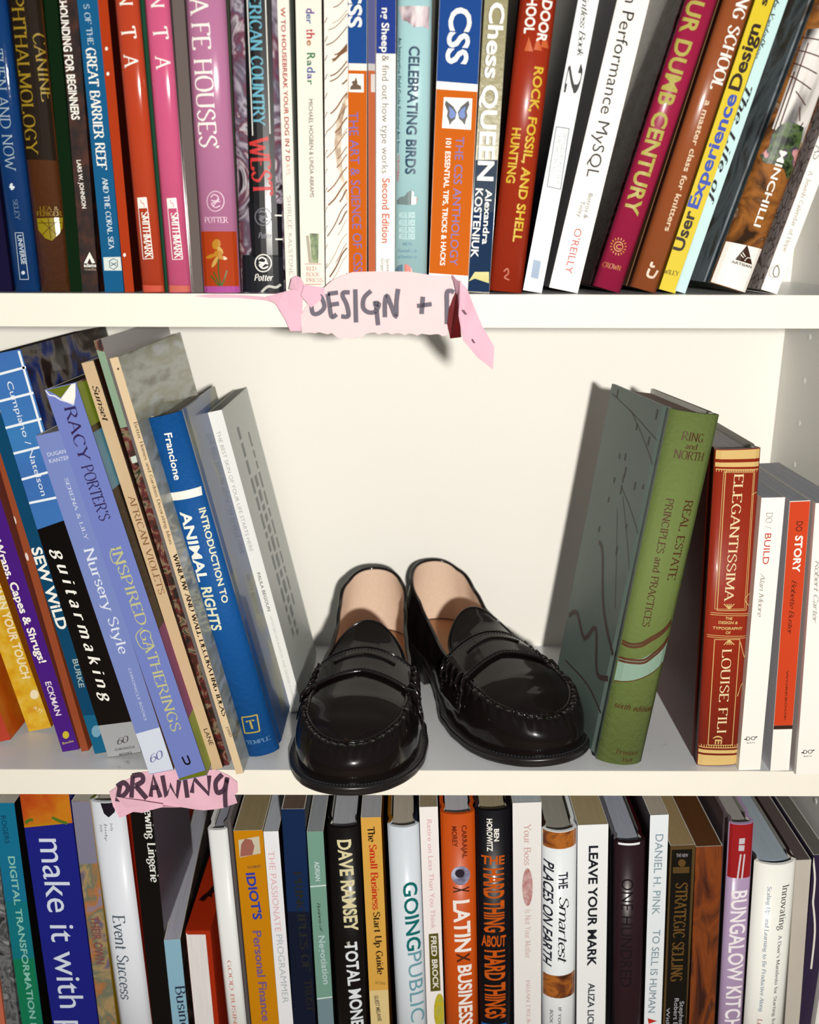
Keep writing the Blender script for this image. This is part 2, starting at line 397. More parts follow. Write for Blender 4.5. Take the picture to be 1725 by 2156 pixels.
def T(b, s, x0, y0, x1, y1, h, col, sty='sans', lev=2, rough=0.4, name='lettering', m=None):
    """lettering whose mid-line runs from one point of the spine to another, h tall (photo pixels near the spine)"""
    V, F = STY[sty](s)
    if not V: return
    xa = min(v[0] for v in V); xb = max(v[0] for v in V)
    p0 = Vector(loc2(b, x0, y0)); p1 = Vector(loc2(b, x1, y1)); d = p1 - p0; L = d.length; d /= L
    up = Vector((-d.y, d.x))
    mx, my = (x0 + x1) / 2, (y0 + y1) / 2
    a0 = Vector(loc2(b, mx - h / 2, my)); a1 = Vector(loc2(b, mx + h / 2, my)); hh = (a1 - a0).length
    W2 = [(p0.x + d.x * (x - xa) / (xb - xa) * L + up.x * (y - .5) * hh, p0.y + d.y * (x - xa) / (xb - xa) * L + up.y * (y - .5) * hh) for x, y in V]
    return deco(b, W2, F, m or mat(col, rough), name, lev)
def Q(b, pts, col, name='printed_band', lev=1, m=None, rough=0.35):
    """flat printed patch given by its outline on the spine"""
    V = [loc2(b, *p) for p in pts]
    return deco(b, V, [tuple(range(len(V)))], m or mat(col, rough, coat=0.2), name, lev)
def band(b, ya, yb, col, **k):
    """printed band right across the spine between two heights measured at its left and right edge"""
    (la, ra), (lb, rb) = ya, yb
    def edge(side, y):
        # pixel on spine edge at height y : solve along the edge
        best = None
        z = None
        lo_, hi_ = -3000, 5000
        for _ in range(50):
            mid = (lo_ + hi_) / 2
            # point at edge x for pixel row y: x unknown -> iterate px
            if loc2(b, mid, y)[0] < side * b.w / 2: lo_ = mid
            else: hi_ = mid
        return loc2(b, (lo_ + hi_) / 2, y)
    V = [edge(-1, la), edge(1, ra), edge(1, rb), edge(-1, lb)]
    m = k.pop('m', None); name = k.pop('name', 'printed_band'); lev = k.pop('lev', 1)
    return deco(b, V, [(0, 1, 2, 3)], m or mat(col, 0.65, spec=0.3, coat=0.0), name, lev)
def ell(b, cx, cy, rx, ry, col, name='emblem', lev=2, n=20, rot=0, m=None, a0=0, a1=360):
    pts = []
    for i in range(n + (0 if a1 - a0 == 360 else 1)):
        a = math.radians(a0 + (a1 - a0) * i / n); x, y = rx * math.cos(a), ry * math.sin(a)
        pts.append((cx + x * math.cos(rot) - y * math.sin(rot), cy + x * math.sin(rot) + y * math.cos(rot)))
    return Q(b, pts, col, name, lev, m)
def strokes(b, lines, wpx, col, name='emblem', lev=2, smooth=False, m=None, closed=False):
    V = []; F = []
    for ln in lines:
        w = wpx
        if isinstance(ln, tuple) and isinstance(ln[0], (int, float)): w, ln = ln
        p = smooth_pts(ln) if smooth else ln
        q = [loc2(b, *pt) for pt in p]
        mx = loc2(b, p[0][0] + w, p[0][1]); ww = (Vector(mx) - Vector(q[0])).length
        ribbon(V, F, q, lambda a, c: ww)
    return deco(b, V, F, m or mat(col, 0.4), name, lev)
def frame(b, quad, wpx, col, name='box_outline', lev=2):
    return strokes(b, [[quad[i], quad[(i + 1) % 4]] for i in range(4)], wpx, col, name, lev)

# ================================================================ bookcase
DEP = 0.197
XR, XL = 0.2935, -0.52
ztop = ZS['top']
EDGE = mat((251, 246, 232), 0.5, key='edge', mott=0.03, bscale=40)
PANEL = mat((244, 242, 236), 0.42, spec=0.35, mott=0.02, bscale=25, bump=0.15)
BACK = mat((0.93, 0.905, 0.84), 0.75, spec=0.1, mott=0.02, bscale=8, raw=True)
case = thing('bookcase', 'white painted bookcase whose shelves hold all the books and the black loafers', 'bookcase', (0, 0, -0.40))
def part(name, m, x0, x1, y0, y1, z0, z1, bev=0.0006):
    bm = bmesh.new(); box(bm, x0, x1, y0, y1, z0 + 0.40, z1 + 0.40)
    if bev: bmesh.ops.bevel(bm, geom=bm.edges[:], offset=bev, segments=2, affect='EDGES')
    return obj(name, bm, m, case)
def worn_mat():
    m = bpy.data.materials.new('shelf_board_paint'); m.use_nodes = True; nt = m.node_tree; b = nt.nodes['Principled BSDF']
    tc = nt.nodes.new('ShaderNodeTexCoord')
    n = nt.nodes.new('ShaderNodeTexNoise'); n.inputs['Scale'].default_value = 55; n.inputs['Detail'].default_value = 8; n.inputs['Roughness'].default_value = .7
    r = nt.nodes.new('ShaderNodeValToRGB'); r.color_ramp.elements[0].position = .27; r.color_ramp.elements[1].position = .36
    r.color_ramp.elements[0].color = rgb((176, 172, 164)); r.color_ramp.elements[1].color = rgb((232, 234, 236))
    nt.links.new(tc.outputs['Object'], n.inputs['Vector']); nt.links.new(n.outputs['Fac'], r.inputs['Fac']); nt.links.new(r.outputs['Color'], b.inputs['Base Color'])
    b.inputs['Roughness'].default_value = 0.3; b.inputs['Specular IOR Level'].default_value = 0.4
    return m
BOARD = worn_mat()
def board(z):
    part('shelf_board', BOARD, XL, XR, 0.0004, DEP, z - THICK, z, 0)
    part('edge_band', EDGE, XL, XR, -0.0006, 0.0004, z - THICK, z, 0.0002)
ZS['mid'] = 0.0
board(ztop); board(0.0); board(ZS['low']); board(ztop + 0.325)
part('side_panel', PANEL, XR, XR + THICK, -0.0006, DEP + 0.003, -0.40, 0.66)
part('side_panel', PANEL, XL - THICK, XL, -0.0006, DEP + 0.003, -0.40, 0.66)
part('back_panel', BACK, XL, XR, DEP, DEP + 0.003, -0.40, 0.66)
part('plinth', PANEL, XL, XR, 0.02, 0.035, -0.40, ZS['low'] - THICK)
for yy in (0.045, 0.150):
    for k in range(-9, 19):
        z = 0.012 + k * 0.032
        if abs(z - ztop) < 0.02 or abs(z) < .01: continue
        bm = bmesh.new(); c = Vector((XR - 0.0004, yy, z + .40))
        tube(bm, [c + Vector((0.0003, 0, 0)), c], 0.0022, 8)
        obj('peg_hole_plug', bm, mat((255, 255, 250), 0.2), case)
bm = bmesh.new(); box(bm, -3, 3, -3, 0.25, -0.42, -0.40); fo = obj('floor', bm, mat((120, 105, 92), 0.6, mott=.2, bscale=6)); fo['kind'] = 'structure'
bm = bmesh.new(); box(bm, -3, 3, 0.205, 0.25, -0.40, 2.2); wo = obj('wall_back', bm, mat((225, 222, 214), 0.8)); wo['kind'] = 'structure'

# ================================================================ top shelf
tk = dict(shelf='top')
DK = (34, 26, 22)
b = book('book', 'dark indigo glossy book, leftmost sliver on the top shelf', (-14, 607), (24, 607), (-100, 0), (-52, 0), (30, 24, 60), H=.235, rough=.15, **tk)
b = book('book', 'blue-spined book with pale serif lettering and boxed publisher mark near its foot, top shelf', (28, 607), (83, 605), (-46, 0), (11, 0), (18, 66, 128), H=.25, kind='hard', bump=.25, rough=.14, coat=.8, **tk)
T(b, 'THEN AND NOW', -4, 95, 25, 352, 21, (170, 190, 200), 'serifl')
strokes(b, [[(27, 378), (27, 392)], [(22, 386), (33, 386)], [(24, 380), (30, 391)]], 4, (225, 235, 240), 'leaf_ornament')
T(b, 'SELEY', 34, 412, 40, 455, 9, (140, 160, 175), 'serifl'); T(b, 'UNIVERSE', 43, 487, 52, 548, 9, (200, 215, 225), 'bold')
frame(b, [(34, 482), (50, 482), (62, 580), (44, 580)], 1.2, (200, 215, 225)); ell(b, 51, 566, 4, 4, (210, 220, 230))
b = book('book', 'thick glossy veterinary book with gold serif title on black over brown and a gold crest', (84, 606), (148, 607), (14, 0), (88, 0), (92, 52, 26), H=.24, kind='hard', bump=.5, rough=.12, coat=1, Rc=(30, 58, 22), **tk)
band(b, (-60, -60), (328, 330), (38, 26, 14))
T(b, 'OPHTHALMOLOGY', 34, -48, 70, 318, 27, (176, 146, 40), 'serif'); T(b, 'CANINE', 82, 62, 102, 206, 23, (176, 146, 40), 'serif')
T(b, 'LEA &', 86, 431, 124, 431, 8, (150, 120, 20), 'serifb'); T(b, 'FEBIGER', 80, 442, 130, 442, 9, (160, 130, 20), 'serifb')
Q(b, [(79, 452), (131, 450), (131, 472), (126, 484), (112, 499), (98, 494), (82, 476)], (164, 146, 24), 'crest')
strokes(b, [[(104, 452), (110, 496)], [(82, 462), (130, 461)], [(88, 456), (122, 486)], [(126, 454), (92, 486)]], 1.6, (100, 70, 12), 'crest_detail', 3)
b = book('book', 'thin dark green book squeezed between the veterinary book and the mottled brown one', (150, 606), (171, 606), (90, 0), (123, 0), (16, 42, 18), H=.22, rough=.2, **tk)
b = book('book', 'mottled dark brown book with white condensed capitals and a white triangle mark at its foot', (173, 606), (207, 606), (125, 0), (162, 0), (40, 22, 14), H=.23, rough=.2,
         spine_mat=ramp_mat([(20, 12, 8), (52, 24, 14), (84, 40, 22)], 120, 8), **tk)
T(b, 'ROCKHOUNDING FOR BEGINNERS', 124, -62, 159, 243, 17, WHITE, 'black'); T(b, 'LARS W. JOHNSON', 165, 328, 177, 430, 8.5, WHITE, 'bold')
Q(b, [(176, 546), (188, 522), (200, 545), (193, 546), (188, 535), (183, 546)], WHITE, 'triangle_mark'); T(b, 'adams', 176, 550, 202, 550, 7, WHITE, 'black'); T(b, 'media', 178, 558, 202, 558, 6, (170, 150, 130), 'bold')
b = book('book', 'narrow blue book with bold white serif title about a reef, top shelf', (219, 607), (262, 607), (164, 0), (204, 0), (24, 106, 158), H=.23, rough=.3, **tk)
T(b, 'S OF THE', 181, 0, 191, 86, 12, (200, 220, 230), 'serif'); T(b, 'GREAT BARRIER REEF', 190, 92, 215, 350, 20, WHITE, 'serifb'); T(b, 'AND THE CORAL SEA', 220, 366, 235, 517, 11, (215, 230, 235), 'serifb')
Q(b, [(217, 534), (257, 533), (260, 562), (219, 562)], (226, 236, 230), 'label_patch'); strokes(b, [[(230, 542), (231, 555), (239, 560), (247, 553), (247, 541), (238, 537), (230, 542)], [(233, 545), (245, 552)], [(233, 552), (245, 545)]], 1.5, (60, 90, 110), 'shell_mark')
b = book('book', 'thin orange-red book beside the blue reef book, top shelf', (262, 608), (283, 608), (206, 0), (226, 0), (200, 66, 20), H=.23, rough=.3, Rc=(84, 22, 12), **tk)
for x, y in ((228, 95), (231, 148), (266, 530)): ell(b, x - 4, y, 3, 4, WHITE, 'white_fleck')
for nm, L0, R0, L1, R1, col, foot, lab, dx in (('a', 296, 349, 243, 289, (214, 78, 44), (226, 96, 74), 'orange jacketed book with spaced white capitals and a boxed white mark near its foot', 0),
                                             ('b', 352, 404, 305, 354, (236, 104, 150), (226, 120, 100), 'hot pink jacketed book with spaced white capitals and a boxed white mark near its foot', 1)):
    b = book('book', lab, (L0, 615), (R0, 616), (L1, 0), (R1, 0), col, H=.24, kind='hard', rough=.18, coat=.8, Lc=(120, 34, 16) if nm == 'a' else (70, 90, 110), Rc=(60, 120, 90) if nm == 'a' else (110, 100, 100), Y=.006, **tk)
    band(b, (600, 601), (616, 617), foot)
    if dx == 0:
        T(b, 'N', 265, -12, 268, 13, 27, WHITE, 'serif'); T(b, 'T', 270, 57, 274, 83, 30, WHITE, 'serif'); T(b, 'A', 276, 115, 279, 144, 29, WHITE, 'serif')
        T(b, 'SMITHMARK', 307, 446, 315, 543, 15, WHITE, 'serifb'); frame(b, [(291, 417), (310, 416), (324, 544), (303, 545)], 1.4, WHITE); Q(b, [(291, 417), (310, 416), (312, 438), (293, 439)], WHITE); strokes(b, [[(298, 421), (301, 428), (304, 428), (306, 436)]], 1.3, col, lev=3, smooth=True)
    else:
        T(b, 'N', 331, -8, 334, 17, 27, WHITE, 'serif'); T(b, 'T', 337, 57, 341, 84, 30, WHITE, 'serif'); T(b, 'A', 343, 118, 346, 147, 30, WHITE, 'serif')
        T(b, 'SMITHMARK', 369, 447, 377, 544, 15, WHITE, 'serifb'); frame(b, [(353, 418), (372, 417), (386, 545), (365, 546)], 1.4, WHITE); Q(b, [(353, 418), (372, 417), (374, 438), (355, 439)], WHITE); strokes(b, [[(360, 421), (363, 428), (366, 428), (368, 436)]], 1.3, col, lev=3, smooth=True)
b = book('book', 'thin silver-grey book between the hot pink and the mauve books', (406, 604), (426, 604), (360, 0), (390, 0), (120, 108, 104), H=.22, rough=.18, coat=.6, Y=.01, **tk)
b = book('book', 'wide mauve-pink book with large thin white capitals and an orange flower picture at its foot', (429, 617), (506, 617), (390, 0), (475, 0), (206, 134, 176), H=.25, kind='hard', rough=.2, coat=.9, Rc=(100, 110, 90), Y=.006, bulge=.003, **tk)
T(b, 'A FE HOUSES', 420, -4, 441, 312, 38, WHITE, 'serif'); strokes(b, [[(459, 308), (462, 314)], [(457, 313), (464, 309)]], 2, WHITE)
strokes(b, [[(456 + 18 * math.cos(a / 10 * math.pi), 425 + 21 * math.sin(a / 10 * math.pi)) for a in range(21)]], 1.6, (240, 210, 225)); strokes(b, [[(446, 417), (453, 411), (462, 416), (458, 425), (448, 430), (456, 438), (466, 434)], [(464, 420), (450, 436)], [(447, 423), (466, 426)]], 2.2, (240, 210, 225), smooth=True)
T(b, 'POTTER', 433, 464, 482, 464, 11, (245, 215, 230), 'serif')
band(b, (488, 488), (603, 603), (198, 70, 22), name='flower_picture')
band(b, (603, 603), (618, 618), (196, 90, 172))
strokes(b, [[(462, 540), (463, 575), (468, 602)], [(452, 572), (460, 590), (466, 602)], [(445, 580), (455, 592), (463, 602)], [(480, 570), (474, 590), (469, 602)]], 3, (70, 110, 40), 'flower_stems', 2, smooth=True)
for cx, cy, rx, ry, r in ((458, 515, 9, 11, .3), (447, 540, 12, 4, -.3), (470, 543, 11, 4, .25), (455, 552, 4, 13, .5), (462, 535, 9, 7, 0), (466, 528, 5, 9, -.6)): ell(b, cx, cy, rx, ry, (214, 150, 40) if rx > 5 else (226, 182, 90), 'petal', 3, rot=r)
b = book('book', 'photographic jacketed book with black panel, blue capitals and a red word, top shelf', (508, 618), (601, 618), (484, 0), (583, 0), (150, 140, 160), H=.25, kind='hard', rough=.16, coat=.8, Y=.004, bulge=.0025,
         spine_mat=ramp_mat([(50, 34, 44), (196, 186, 200), (120, 110, 130), (130, 70, 92), (214, 206, 214), (40, 30, 40)], 26, 3, 2.5, stretch=(1, 1, 1)), Rc=(60, 50, 60), **tk)
Q(b, [(514, -20), (572, -20), (582, 430), (527, 430)], (14, 12, 16)); Q(b, [(524, 430), (597, 430), (601, 542), (532, 542)], (22, 20, 26)); Q(b, [(510, 538), (600, 538), (601, 617), (509, 617)], (24, 26, 34), rough=.6)
T(b, 'ERICAN COUNTRY', 538, -4, 548, 268, 24, (110, 190, 214), 'serifb', 3); T(b, 'WEST', 546, 290, 556, 414, 40, (226, 58, 56), 'serifb', 3)
strokes(b, [[(522, -10), (534, 288)], [(560, -10), (570, 284)]], 2, WHITE, 'rule_line', 3)
for cy, c in ((458, (120, 120, 130)), (555, WHITE)):
    strokes(b, [[(556 + 17 * math.cos(a / 10 * math.pi), cy + 18 * math.sin(a / 10 * math.pi)) for a in range(21)]], 2.2, c, lev=3); strokes(b, [[(546, cy - 8), (553, cy - 12), (562, cy - 7), (558, cy), (548, cy + 4), (556, cy + 11), (566, cy + 7)], [(564, cy - 4), (550, cy + 9)], [(547, cy - 2), (566, cy + 1)]], 3, c, lev=3, smooth=True)
T(b, 'Potter', 546, 497, 575, 497, 11, (150, 150, 160), 'scriptb', 3); T(b, 'Potter', 537, 585, 577, 585, 13, WHITE, 'scriptb', 3)
strokes(b, [[(580, 455), (598, 455)], [(581, 505), (598, 505)]], 3, WHITE, 'rule_line', 3); strokes(b, [[(552, 616), (566, 604), (582, 606), (592, 600)]], 5, (200, 200, 190), 'chalk_mark', 3, smooth=True)
b = book('book', 'thin white book with tiny red capitals, next to the black and blue photographic book', (602, 601), (626, 600), (584, 0), (608, 0), (246, 240, 228), H=.22, rough=.4, Rc=(150, 160, 150), Y=.004, **tk)
T(b, 'W TO HOUSEBREAK YOUR DOG IN 7 D', 595, -4, 606, 322, 9, (190, 60, 36), 'bold'); T(b, "AYS", 606, 326, 607, 350, 9, (226, 180, 160), 'sans'); T(b, 'SHIRLEE KALSTONE', 608, 395, 613, 562, 8, (130, 120, 112), 'light')
b = book('book', 'cream paperback with multicoloured title and small black author capitals, top shelf', (634, 602), (684, 604), (622, 0), (677, 0), (246, 240, 226), H=.23, rough=.35, Lc=(160, 170, 158), Rc=(90, 40, 20), **tk)
x = 653
for s, y0, y1, c in (('d', 3, 14, (106, 70, 160)), ('er', 15, 36, (60, 110, 170)), ('t', 47, 53, (196, 50, 60)), ('h', 55, 67, (200, 60, 60)), ('e', 70, 82, (190, 120, 50)), ('R', 97, 112, (50, 140, 80)), ('a', 113, 125, (50, 130, 90)), ('d', 127, 139, (70, 100, 170)), ('a', 141, 153, (90, 80, 170)), ('r', 155, 165, (60, 140, 90))):
    hh = 17 if s in 'dthR' or s == 'd' else 12.5
    T(b, s, x + (y0 / 60) - (0 if hh == 17 else 2), y0, x + (y1 / 60) - (0 if hh == 17 else 2), y1, hh, c, 'bold')
T(b, 'MICHAEL HOGBEN & LINDA ABRAMS', 654, 195, 657, 402, 8.5, (60, 46, 40), 'sans'); Q(b, [(652, 478), (671, 479), (670, 541), (656, 541)], (104, 128, 60), 'picture_patch', m=ramp_mat([(60, 70, 30), (120, 150, 80), (190, 190, 150)], 200, 4)); Q(b, [(644, 484), (650, 482), (656, 541), (650, 541)], (190, 180, 160), 'picture_patch')
for y, s in ((553, 'RED'), (565, 'ROCK'), (577, 'PRESS')): T(b, s, 645, y, 645 + 7 * len(s), y, 8, (206, 120, 100), 'serif')
strokes(b, [[(642, 543), (676, 543)], [(643, 586), (677, 586)]], 1.3, (206, 120, 100), 'rule_line')
b = book('book', 'white book printed with sweeping brown feathers, beside the blue and orange spines', (686, 603), (734, 600), (682, 0), (734, 0), (250, 244, 232), H=.23, rough=.35, Lc=(120, 60, 20), **tk)
random.seed(3)
for grp in range(3):
    L = []
    for i in range(9):
        y = -20 + grp * 200 + i * 22 + random.uniform(-12, 12); ln = random.uniform(8, 36)
        x1 = 731; L.append((random.uniform(.8, 3.4), [(x1, y), (x1 - ln * .35, y + ln * .45), (x1 - ln * .8, y + ln * (.9 + .25 * grp)), (x1 - ln * 1.25, y + ln * (1.1 + .5 * grp))]))
    strokes(b, L, 2, [(126, 78, 34), (150, 96, 48), (132, 86, 44)][grp], 'feather_strokes', smooth=True)
Q(b, [(732, 175), (720, 205), (708, 240), (704, 290), (709, 330), (722, 385), (732, 410), (732, 395), (722, 350), (718, 300), (721, 240), (733, 190)], (190, 152, 112), 'feather_shape', m=ramp_mat([(150, 105, 60), (206, 176, 140), (238, 226, 206)], 150, 6))
Q(b, [(731, 78), (716, 92), (706, 106), (698, 116), (706, 112), (718, 100), (731, 92)], (150, 100, 50), 'feather_shape')
strokes(b, [(1.5, [(689, 20 + 40 * k), (684, 32 + 40 * k)]) for k in range(14)], 2, (90, 50, 26), 'feather_strokes')
for px0, px1, lab, full in ((734, 773, 'first of two alike blue and orange spines, the wider one with violet capitals', 1), (776, 791, 'narrow dusty copy of the blue and orange spine, left of the blue-headed white one', 0)):
    c1 = (24, 84, 164) if full else (96, 100, 156); c2 = (232, 110, 0) if full else (216, 112, 66)
    b = book('book', lab, (px0, 600), (px1, 600), (px0 - 1, 0), (px1 - 1, 0), (250, 244, 234) if full else (206, 200, 200), H=.23, rough=.2, coat=.5, **tk)
    band(b, (-60, -60), (115, 116), c1); band(b, (130, 131), (600, 600), c2)
    if full:
        T(b, 'CSS', 747, -48, 747, 40, 28, WHITE, 'black'); Q(b, [(734, 137), (766, 138), (766, 177), (734, 176)], WHITE, 'picture_patch', 2)
        Q(b, [(737, 171), (761, 171), (760, 163), (753, 160), (752, 152), (749, 144), (747, 152), (740, 154), (743, 160), (738, 165)], (110, 76, 50), 'boat_drawing', 3)
        T(b, 'THE ART & SCIENCE OF CSS', 744, 218, 754, 556, 19, (128, 100, 190), 'sans')
    else: Q(b, [(781, 138), (791, 138), (791, 176), (781, 176)], (220, 210, 205), 'picture_patch', 2)
b = book('book', 'white book with royal blue head, grey running title and red-orange edition note', (792, 600), (831, 600), (792, 0), (834, 0), (250, 246, 236), H=.22, rough=.35, **tk)
band(b, (-60, -60), (94, 95), (34, 66, 158)); T(b, 'ng Sheep', 812, -2, 811, 92, 15, WHITE, 'bold'); T(b, '& find out how type works', 812, 98, 811, 348, 14, (120, 116, 116), 'sans'); T(b, 'Second Edition', 813, 358, 812, 495, 15, (222, 92, 50), 'bold')
T(b, 'Spiekermann', 817, 528, 818, 584, 6.5, (90, 90, 90)); T(b, 'Ginger', 806, 528, 806, 556, 6.5, (90, 90, 90))
b = book('book', 'pale aqua bird-watching book with tall navy capitals and a small duck drawing', (832, 600), (897, 600), (836, 0), (911, 0), (180, 222, 226), H=.24, kind='hard', rough=.3, Rc=(96, 130, 170), bulge=.002, Y=.01, **tk)
T(b, 'CELEBRATING BIRDS', 873, 80, 864, 350, 21, (34, 74, 104), 'black'); T(b, 'An Interactive Field Guide Featuring Art from', 842, 60, 838, 304, 8, (60, 110, 130), 'bold'); T(b, 'WINGSPAN', 838, 308, 836, 364, 8, (222, 130, 130), 'bold')
Q(b, [(838, -5), (905, -5), (904, 44), (890, 38), (872, 40), (858, 28), (846, 24)], (196, 176, 184), 'feather_picture', m=ramp_mat([(170, 140, 150), (216, 200, 206), (240, 226, 226)], 60, 3, 1, stretch=(3, 1, 1)))
Q(b, [(833, 405), (842, 398), (852, 396), (858, 388), (866, 384), (872, 389), (870, 396), (878, 402), (876, 412), (860, 415), (836, 413)], (130, 150, 150), 'duck_drawing'); Q(b, [(866, 398), (880, 398), (878, 412), (866, 412)], (196, 160, 150), 'duck_drawing', 3)
for y in (436, 452, 467, 481): T(b, 'MIGUEL BIRDS', 840, y, 874, y, 11, (206, 236, 238), 'black')
for y, s in ((497, 'AND THE'), (511, 'Cornell Lab'), (524, 'of Ornithology')): T(b, s, 838 if len(s) > 8 else 848, y, 878 if len(s) > 8 else 868, y, 6, (110, 160, 180), 'bold')
ell(b, 848, 558, 16, 18, (112, 142, 160), 'disc_mark', a0=90, a1=270); ell(b, 852, 558, 17, 19, (240, 150, 140), 'disc_mark', a0=-90, a1=90)
b = book('book', 'wide blue over orange computing book with butterfly picture, top shelf', (903, 605), (984, 612), (925, 0), (1016, 0), (250, 244, 234), H=.23, rough=.28, Lc=(120, 130, 170), coat=.1, **tk)
band(b, (-70, -70), (163, 170), (22, 80, 162)); band(b, (180, 186), (568, 574), (232, 112, 0))
T(b, 'CSS', 972, 8, 961, 128, 44, WHITE, 'black'); Q(b, [(935, 197), (995, 200), (992, 266), (931, 262)], WHITE, 'picture_patch', 2)
for sx in (-1, 1):
    cx = 963; cy = 231
    Q(b, [(cx + sx * 1, cy - 2), (cx + sx * 8, cy - 14), (cx + sx * 24, cy - 27), (cx + sx * 26, cy - 18), (cx + sx * 20, cy - 4), (cx + sx * 22, cy + 6), (cx + sx * 18, cy + 16), (cx + sx * 16, cy + 26), (cx + sx * 11, cy + 18), (cx + sx * 4, cy + 12)], (20, 18, 26), 'butterfly_wing', 3)
    Q(b, [(cx + sx * 3, cy), (cx + sx * 9, cy - 9), (cx + sx * 18, cy - 14), (cx + sx * 16, cy - 4), (cx + sx * 17, cy + 7), (cx + sx * 12, cy + 12), (cx + sx * 5, cy + 8)], (90, 130, 210), 'butterfly_wing', 4)
T(b, 'THE CSS ANTHOLOGY', 969, 281, 955, 552, 17, (110, 96, 190), 'sans'); T(b, '101 ESSENTIAL TIPS, TRICKS & HACKS', 945, 284, 932, 552, 10.5, WHITE, 'bold'); T(b, 'SW', 957, 585, 975, 585, 9, (160, 160, 170), 'sans')
b = book('book', 'olive to navy chess book with bold white title, right of the butterfly book', (985, 609), (1031, 610), (1021, 0), (1070, 0), (168, 160, 116), H=.235, rough=.3, coat=.25, Lc=(70, 60, 50), Rc=(96, 30, 20), bump=.2, **tk)
band(b, (330, 330), (612, 612), (70, 84, 104), m=mat((70, 84, 104), .8, spec=.2)); band(b, (440, 440), (612, 612), (36, 60, 96), lev=2, m=mat((36, 60, 96), .8, spec=.2)); Q(b, [(985, 586), (1000, 566), (1030, 566), (1030, 590), (1000, 580)], (206, 196, 70), 'yellow_shape', 3)
for dd, c, lv in ((1.5, (84, 78, 60), 2), (0, WHITE, 3)):
    T(b, 'Chess', 1048 - dd, -2, 1036 - dd, 158, 30, c, 'black', lv); T(b, 'QUEEN', 1033 - dd, 172, 1022 - dd, 374, 32, c, 'black', lv)
T(b, 'Alexandra', 1030, 392, 1022, 508, 13, WHITE, 'bold', 3); T(b, 'KOSTENIUK', 1010, 390, 999, 536, 15, WHITE, 'bold', 3)
b = book('book', 'brick red outdoor guide with yellow block capitals and a small orange tree drawing', (1034, 602), (1095, 607), (1090, 0), (1177, 0), (180, 56, 30), H=.22, kind='hard', rough=.28, Lc=(70, 24, 22), Rc=(44, 34, 66), **tk)
T(b, 'DOOR', 1153, -8, 1139, 80, 20, WHITE, 'black'); T(b, 'HOOL', 1121, -14, 1113, 62, 20, WHITE, 'black')
for x, y in ((1113, 98), (1132, 96), (1147, 90)): Q(b, [(x - 9, y), (x, y - 30), (x + 9, y + 2)], (226, 110, 60), 'tree_drawing')
T(b, 'ROCK, FOSSIL, AND SHELL', 1135, 132, 1088, 500, 18, (240, 200, 60), 'black'); T(b, 'HUNTING', 1088, 260, 1074, 376, 17, (240, 200, 60), 'black')
strokes(b, [[(1060, 562), (1068, 556), (1070, 566), (1062, 574), (1072, 580)]], 3, (206, 96, 60), 'leaf_ornament', smooth=True)
b = book('book', 'slim white book with swirly black numeral two and a small blue stamped box', (1101, 601), (1142, 607), (1217, 0), (1259, 0), (244, 246, 244), H=.22, rough=.35, Lc=(54, 44, 104), **tk)
T(b, 'Pointless Book', 1237, -46, 1222, 108, 13, (30, 28, 36), 'script'); T(b, '2', 1215, 122, 1202, 186, 30, (24, 22, 30), 'serifb')
frame(b, [(1172, 256), (1199, 260), (1181, 388), (1153, 382)], 1.6, (50, 84, 104)); T(b, 'CONTINUED BY ALFIE DEYES', 1191, 262, 1174, 383, 8, (50, 80, 104), 'light'); T(b, 'FINISHED BY YOU', 1179, 276, 1164, 358, 8, (50, 80, 104), 'light')
Q(b, [(1124, 536), (1140, 540), (1134, 578), (1118, 574)], (140, 166, 196), 'stamp')
b = book('book', 'white computing paperback with thin black title and red publisher name, leaning right', (1158, 599), (1216, 609), (1297, 0), (1368, 0), (252, 247, 238), H=.235, rough=.35, Lc=(190, 186, 194), Rc=(60, 20, 20), **tk)
T(b, 'h Performance MySQL', 1332, -18, 1247, 366, 25, (24, 22, 24), 'sans'); T(b, 'Botros &', 1245, 400, 1233, 453, 9, (90, 86, 84)); T(b, 'Tinley', 1228, 416, 1220, 450, 9, (90, 86, 84)); T(b, "O'REILLY", 1219, 474, 1197, 568, 15, (214, 60, 70), 'sans')
b = book('book', 'crimson hardcover with bold mustard capitals and an orange sun mark', (1248, 601), (1308, 614), (1446, 0), (1510, 0), (176, 38, 78), H=.23, kind='hard', rough=.3, pages=(150, 120, 120), Lc=ramp_mat([(130, 50, 46), (170, 84, 84), (190, 140, 150), (140, 54, 54)], 30, 3, 1.5, stretch=(1, 1, 3)), **tk)
T(b, 'OUR DUMB CENTURY', 1480, -42, 1326, 450, 31, (196, 184, 84), 'black')
strokes(b, [[(1301 + 9 * math.cos(a / 8 * math.pi), 517 + 10 * math.sin(a / 8 * math.pi)) for a in range(17)]] + [[(1301 + 13 * math.cos(a / 8 * math.pi), 517 + 14 * math.sin(a / 8 * math.pi)), (1301 + 17 * math.cos(a / 8 * math.pi), 517 + 19 * math.sin(a / 8 * math.pi))] for a in range(16)], 2, (226, 160, 70), 'sun_mark'); T(b, 'C', 1296, 517, 1306, 518, 10, (226, 160, 70), 'bold')
T(b, 'CROWN', 1269, 554, 1306, 563, 10, (226, 150, 80), 'serif')
b = book('book', 'copper-brown hardcover with white serif title, between the crimson and the yellow books', (1326, 604), (1384, 618), (1527, 0), (1585, 0), (170, 92, 50), H=.235, kind='hard', rough=.3, coat=.4, Lc=(236, 186, 136), **tk)
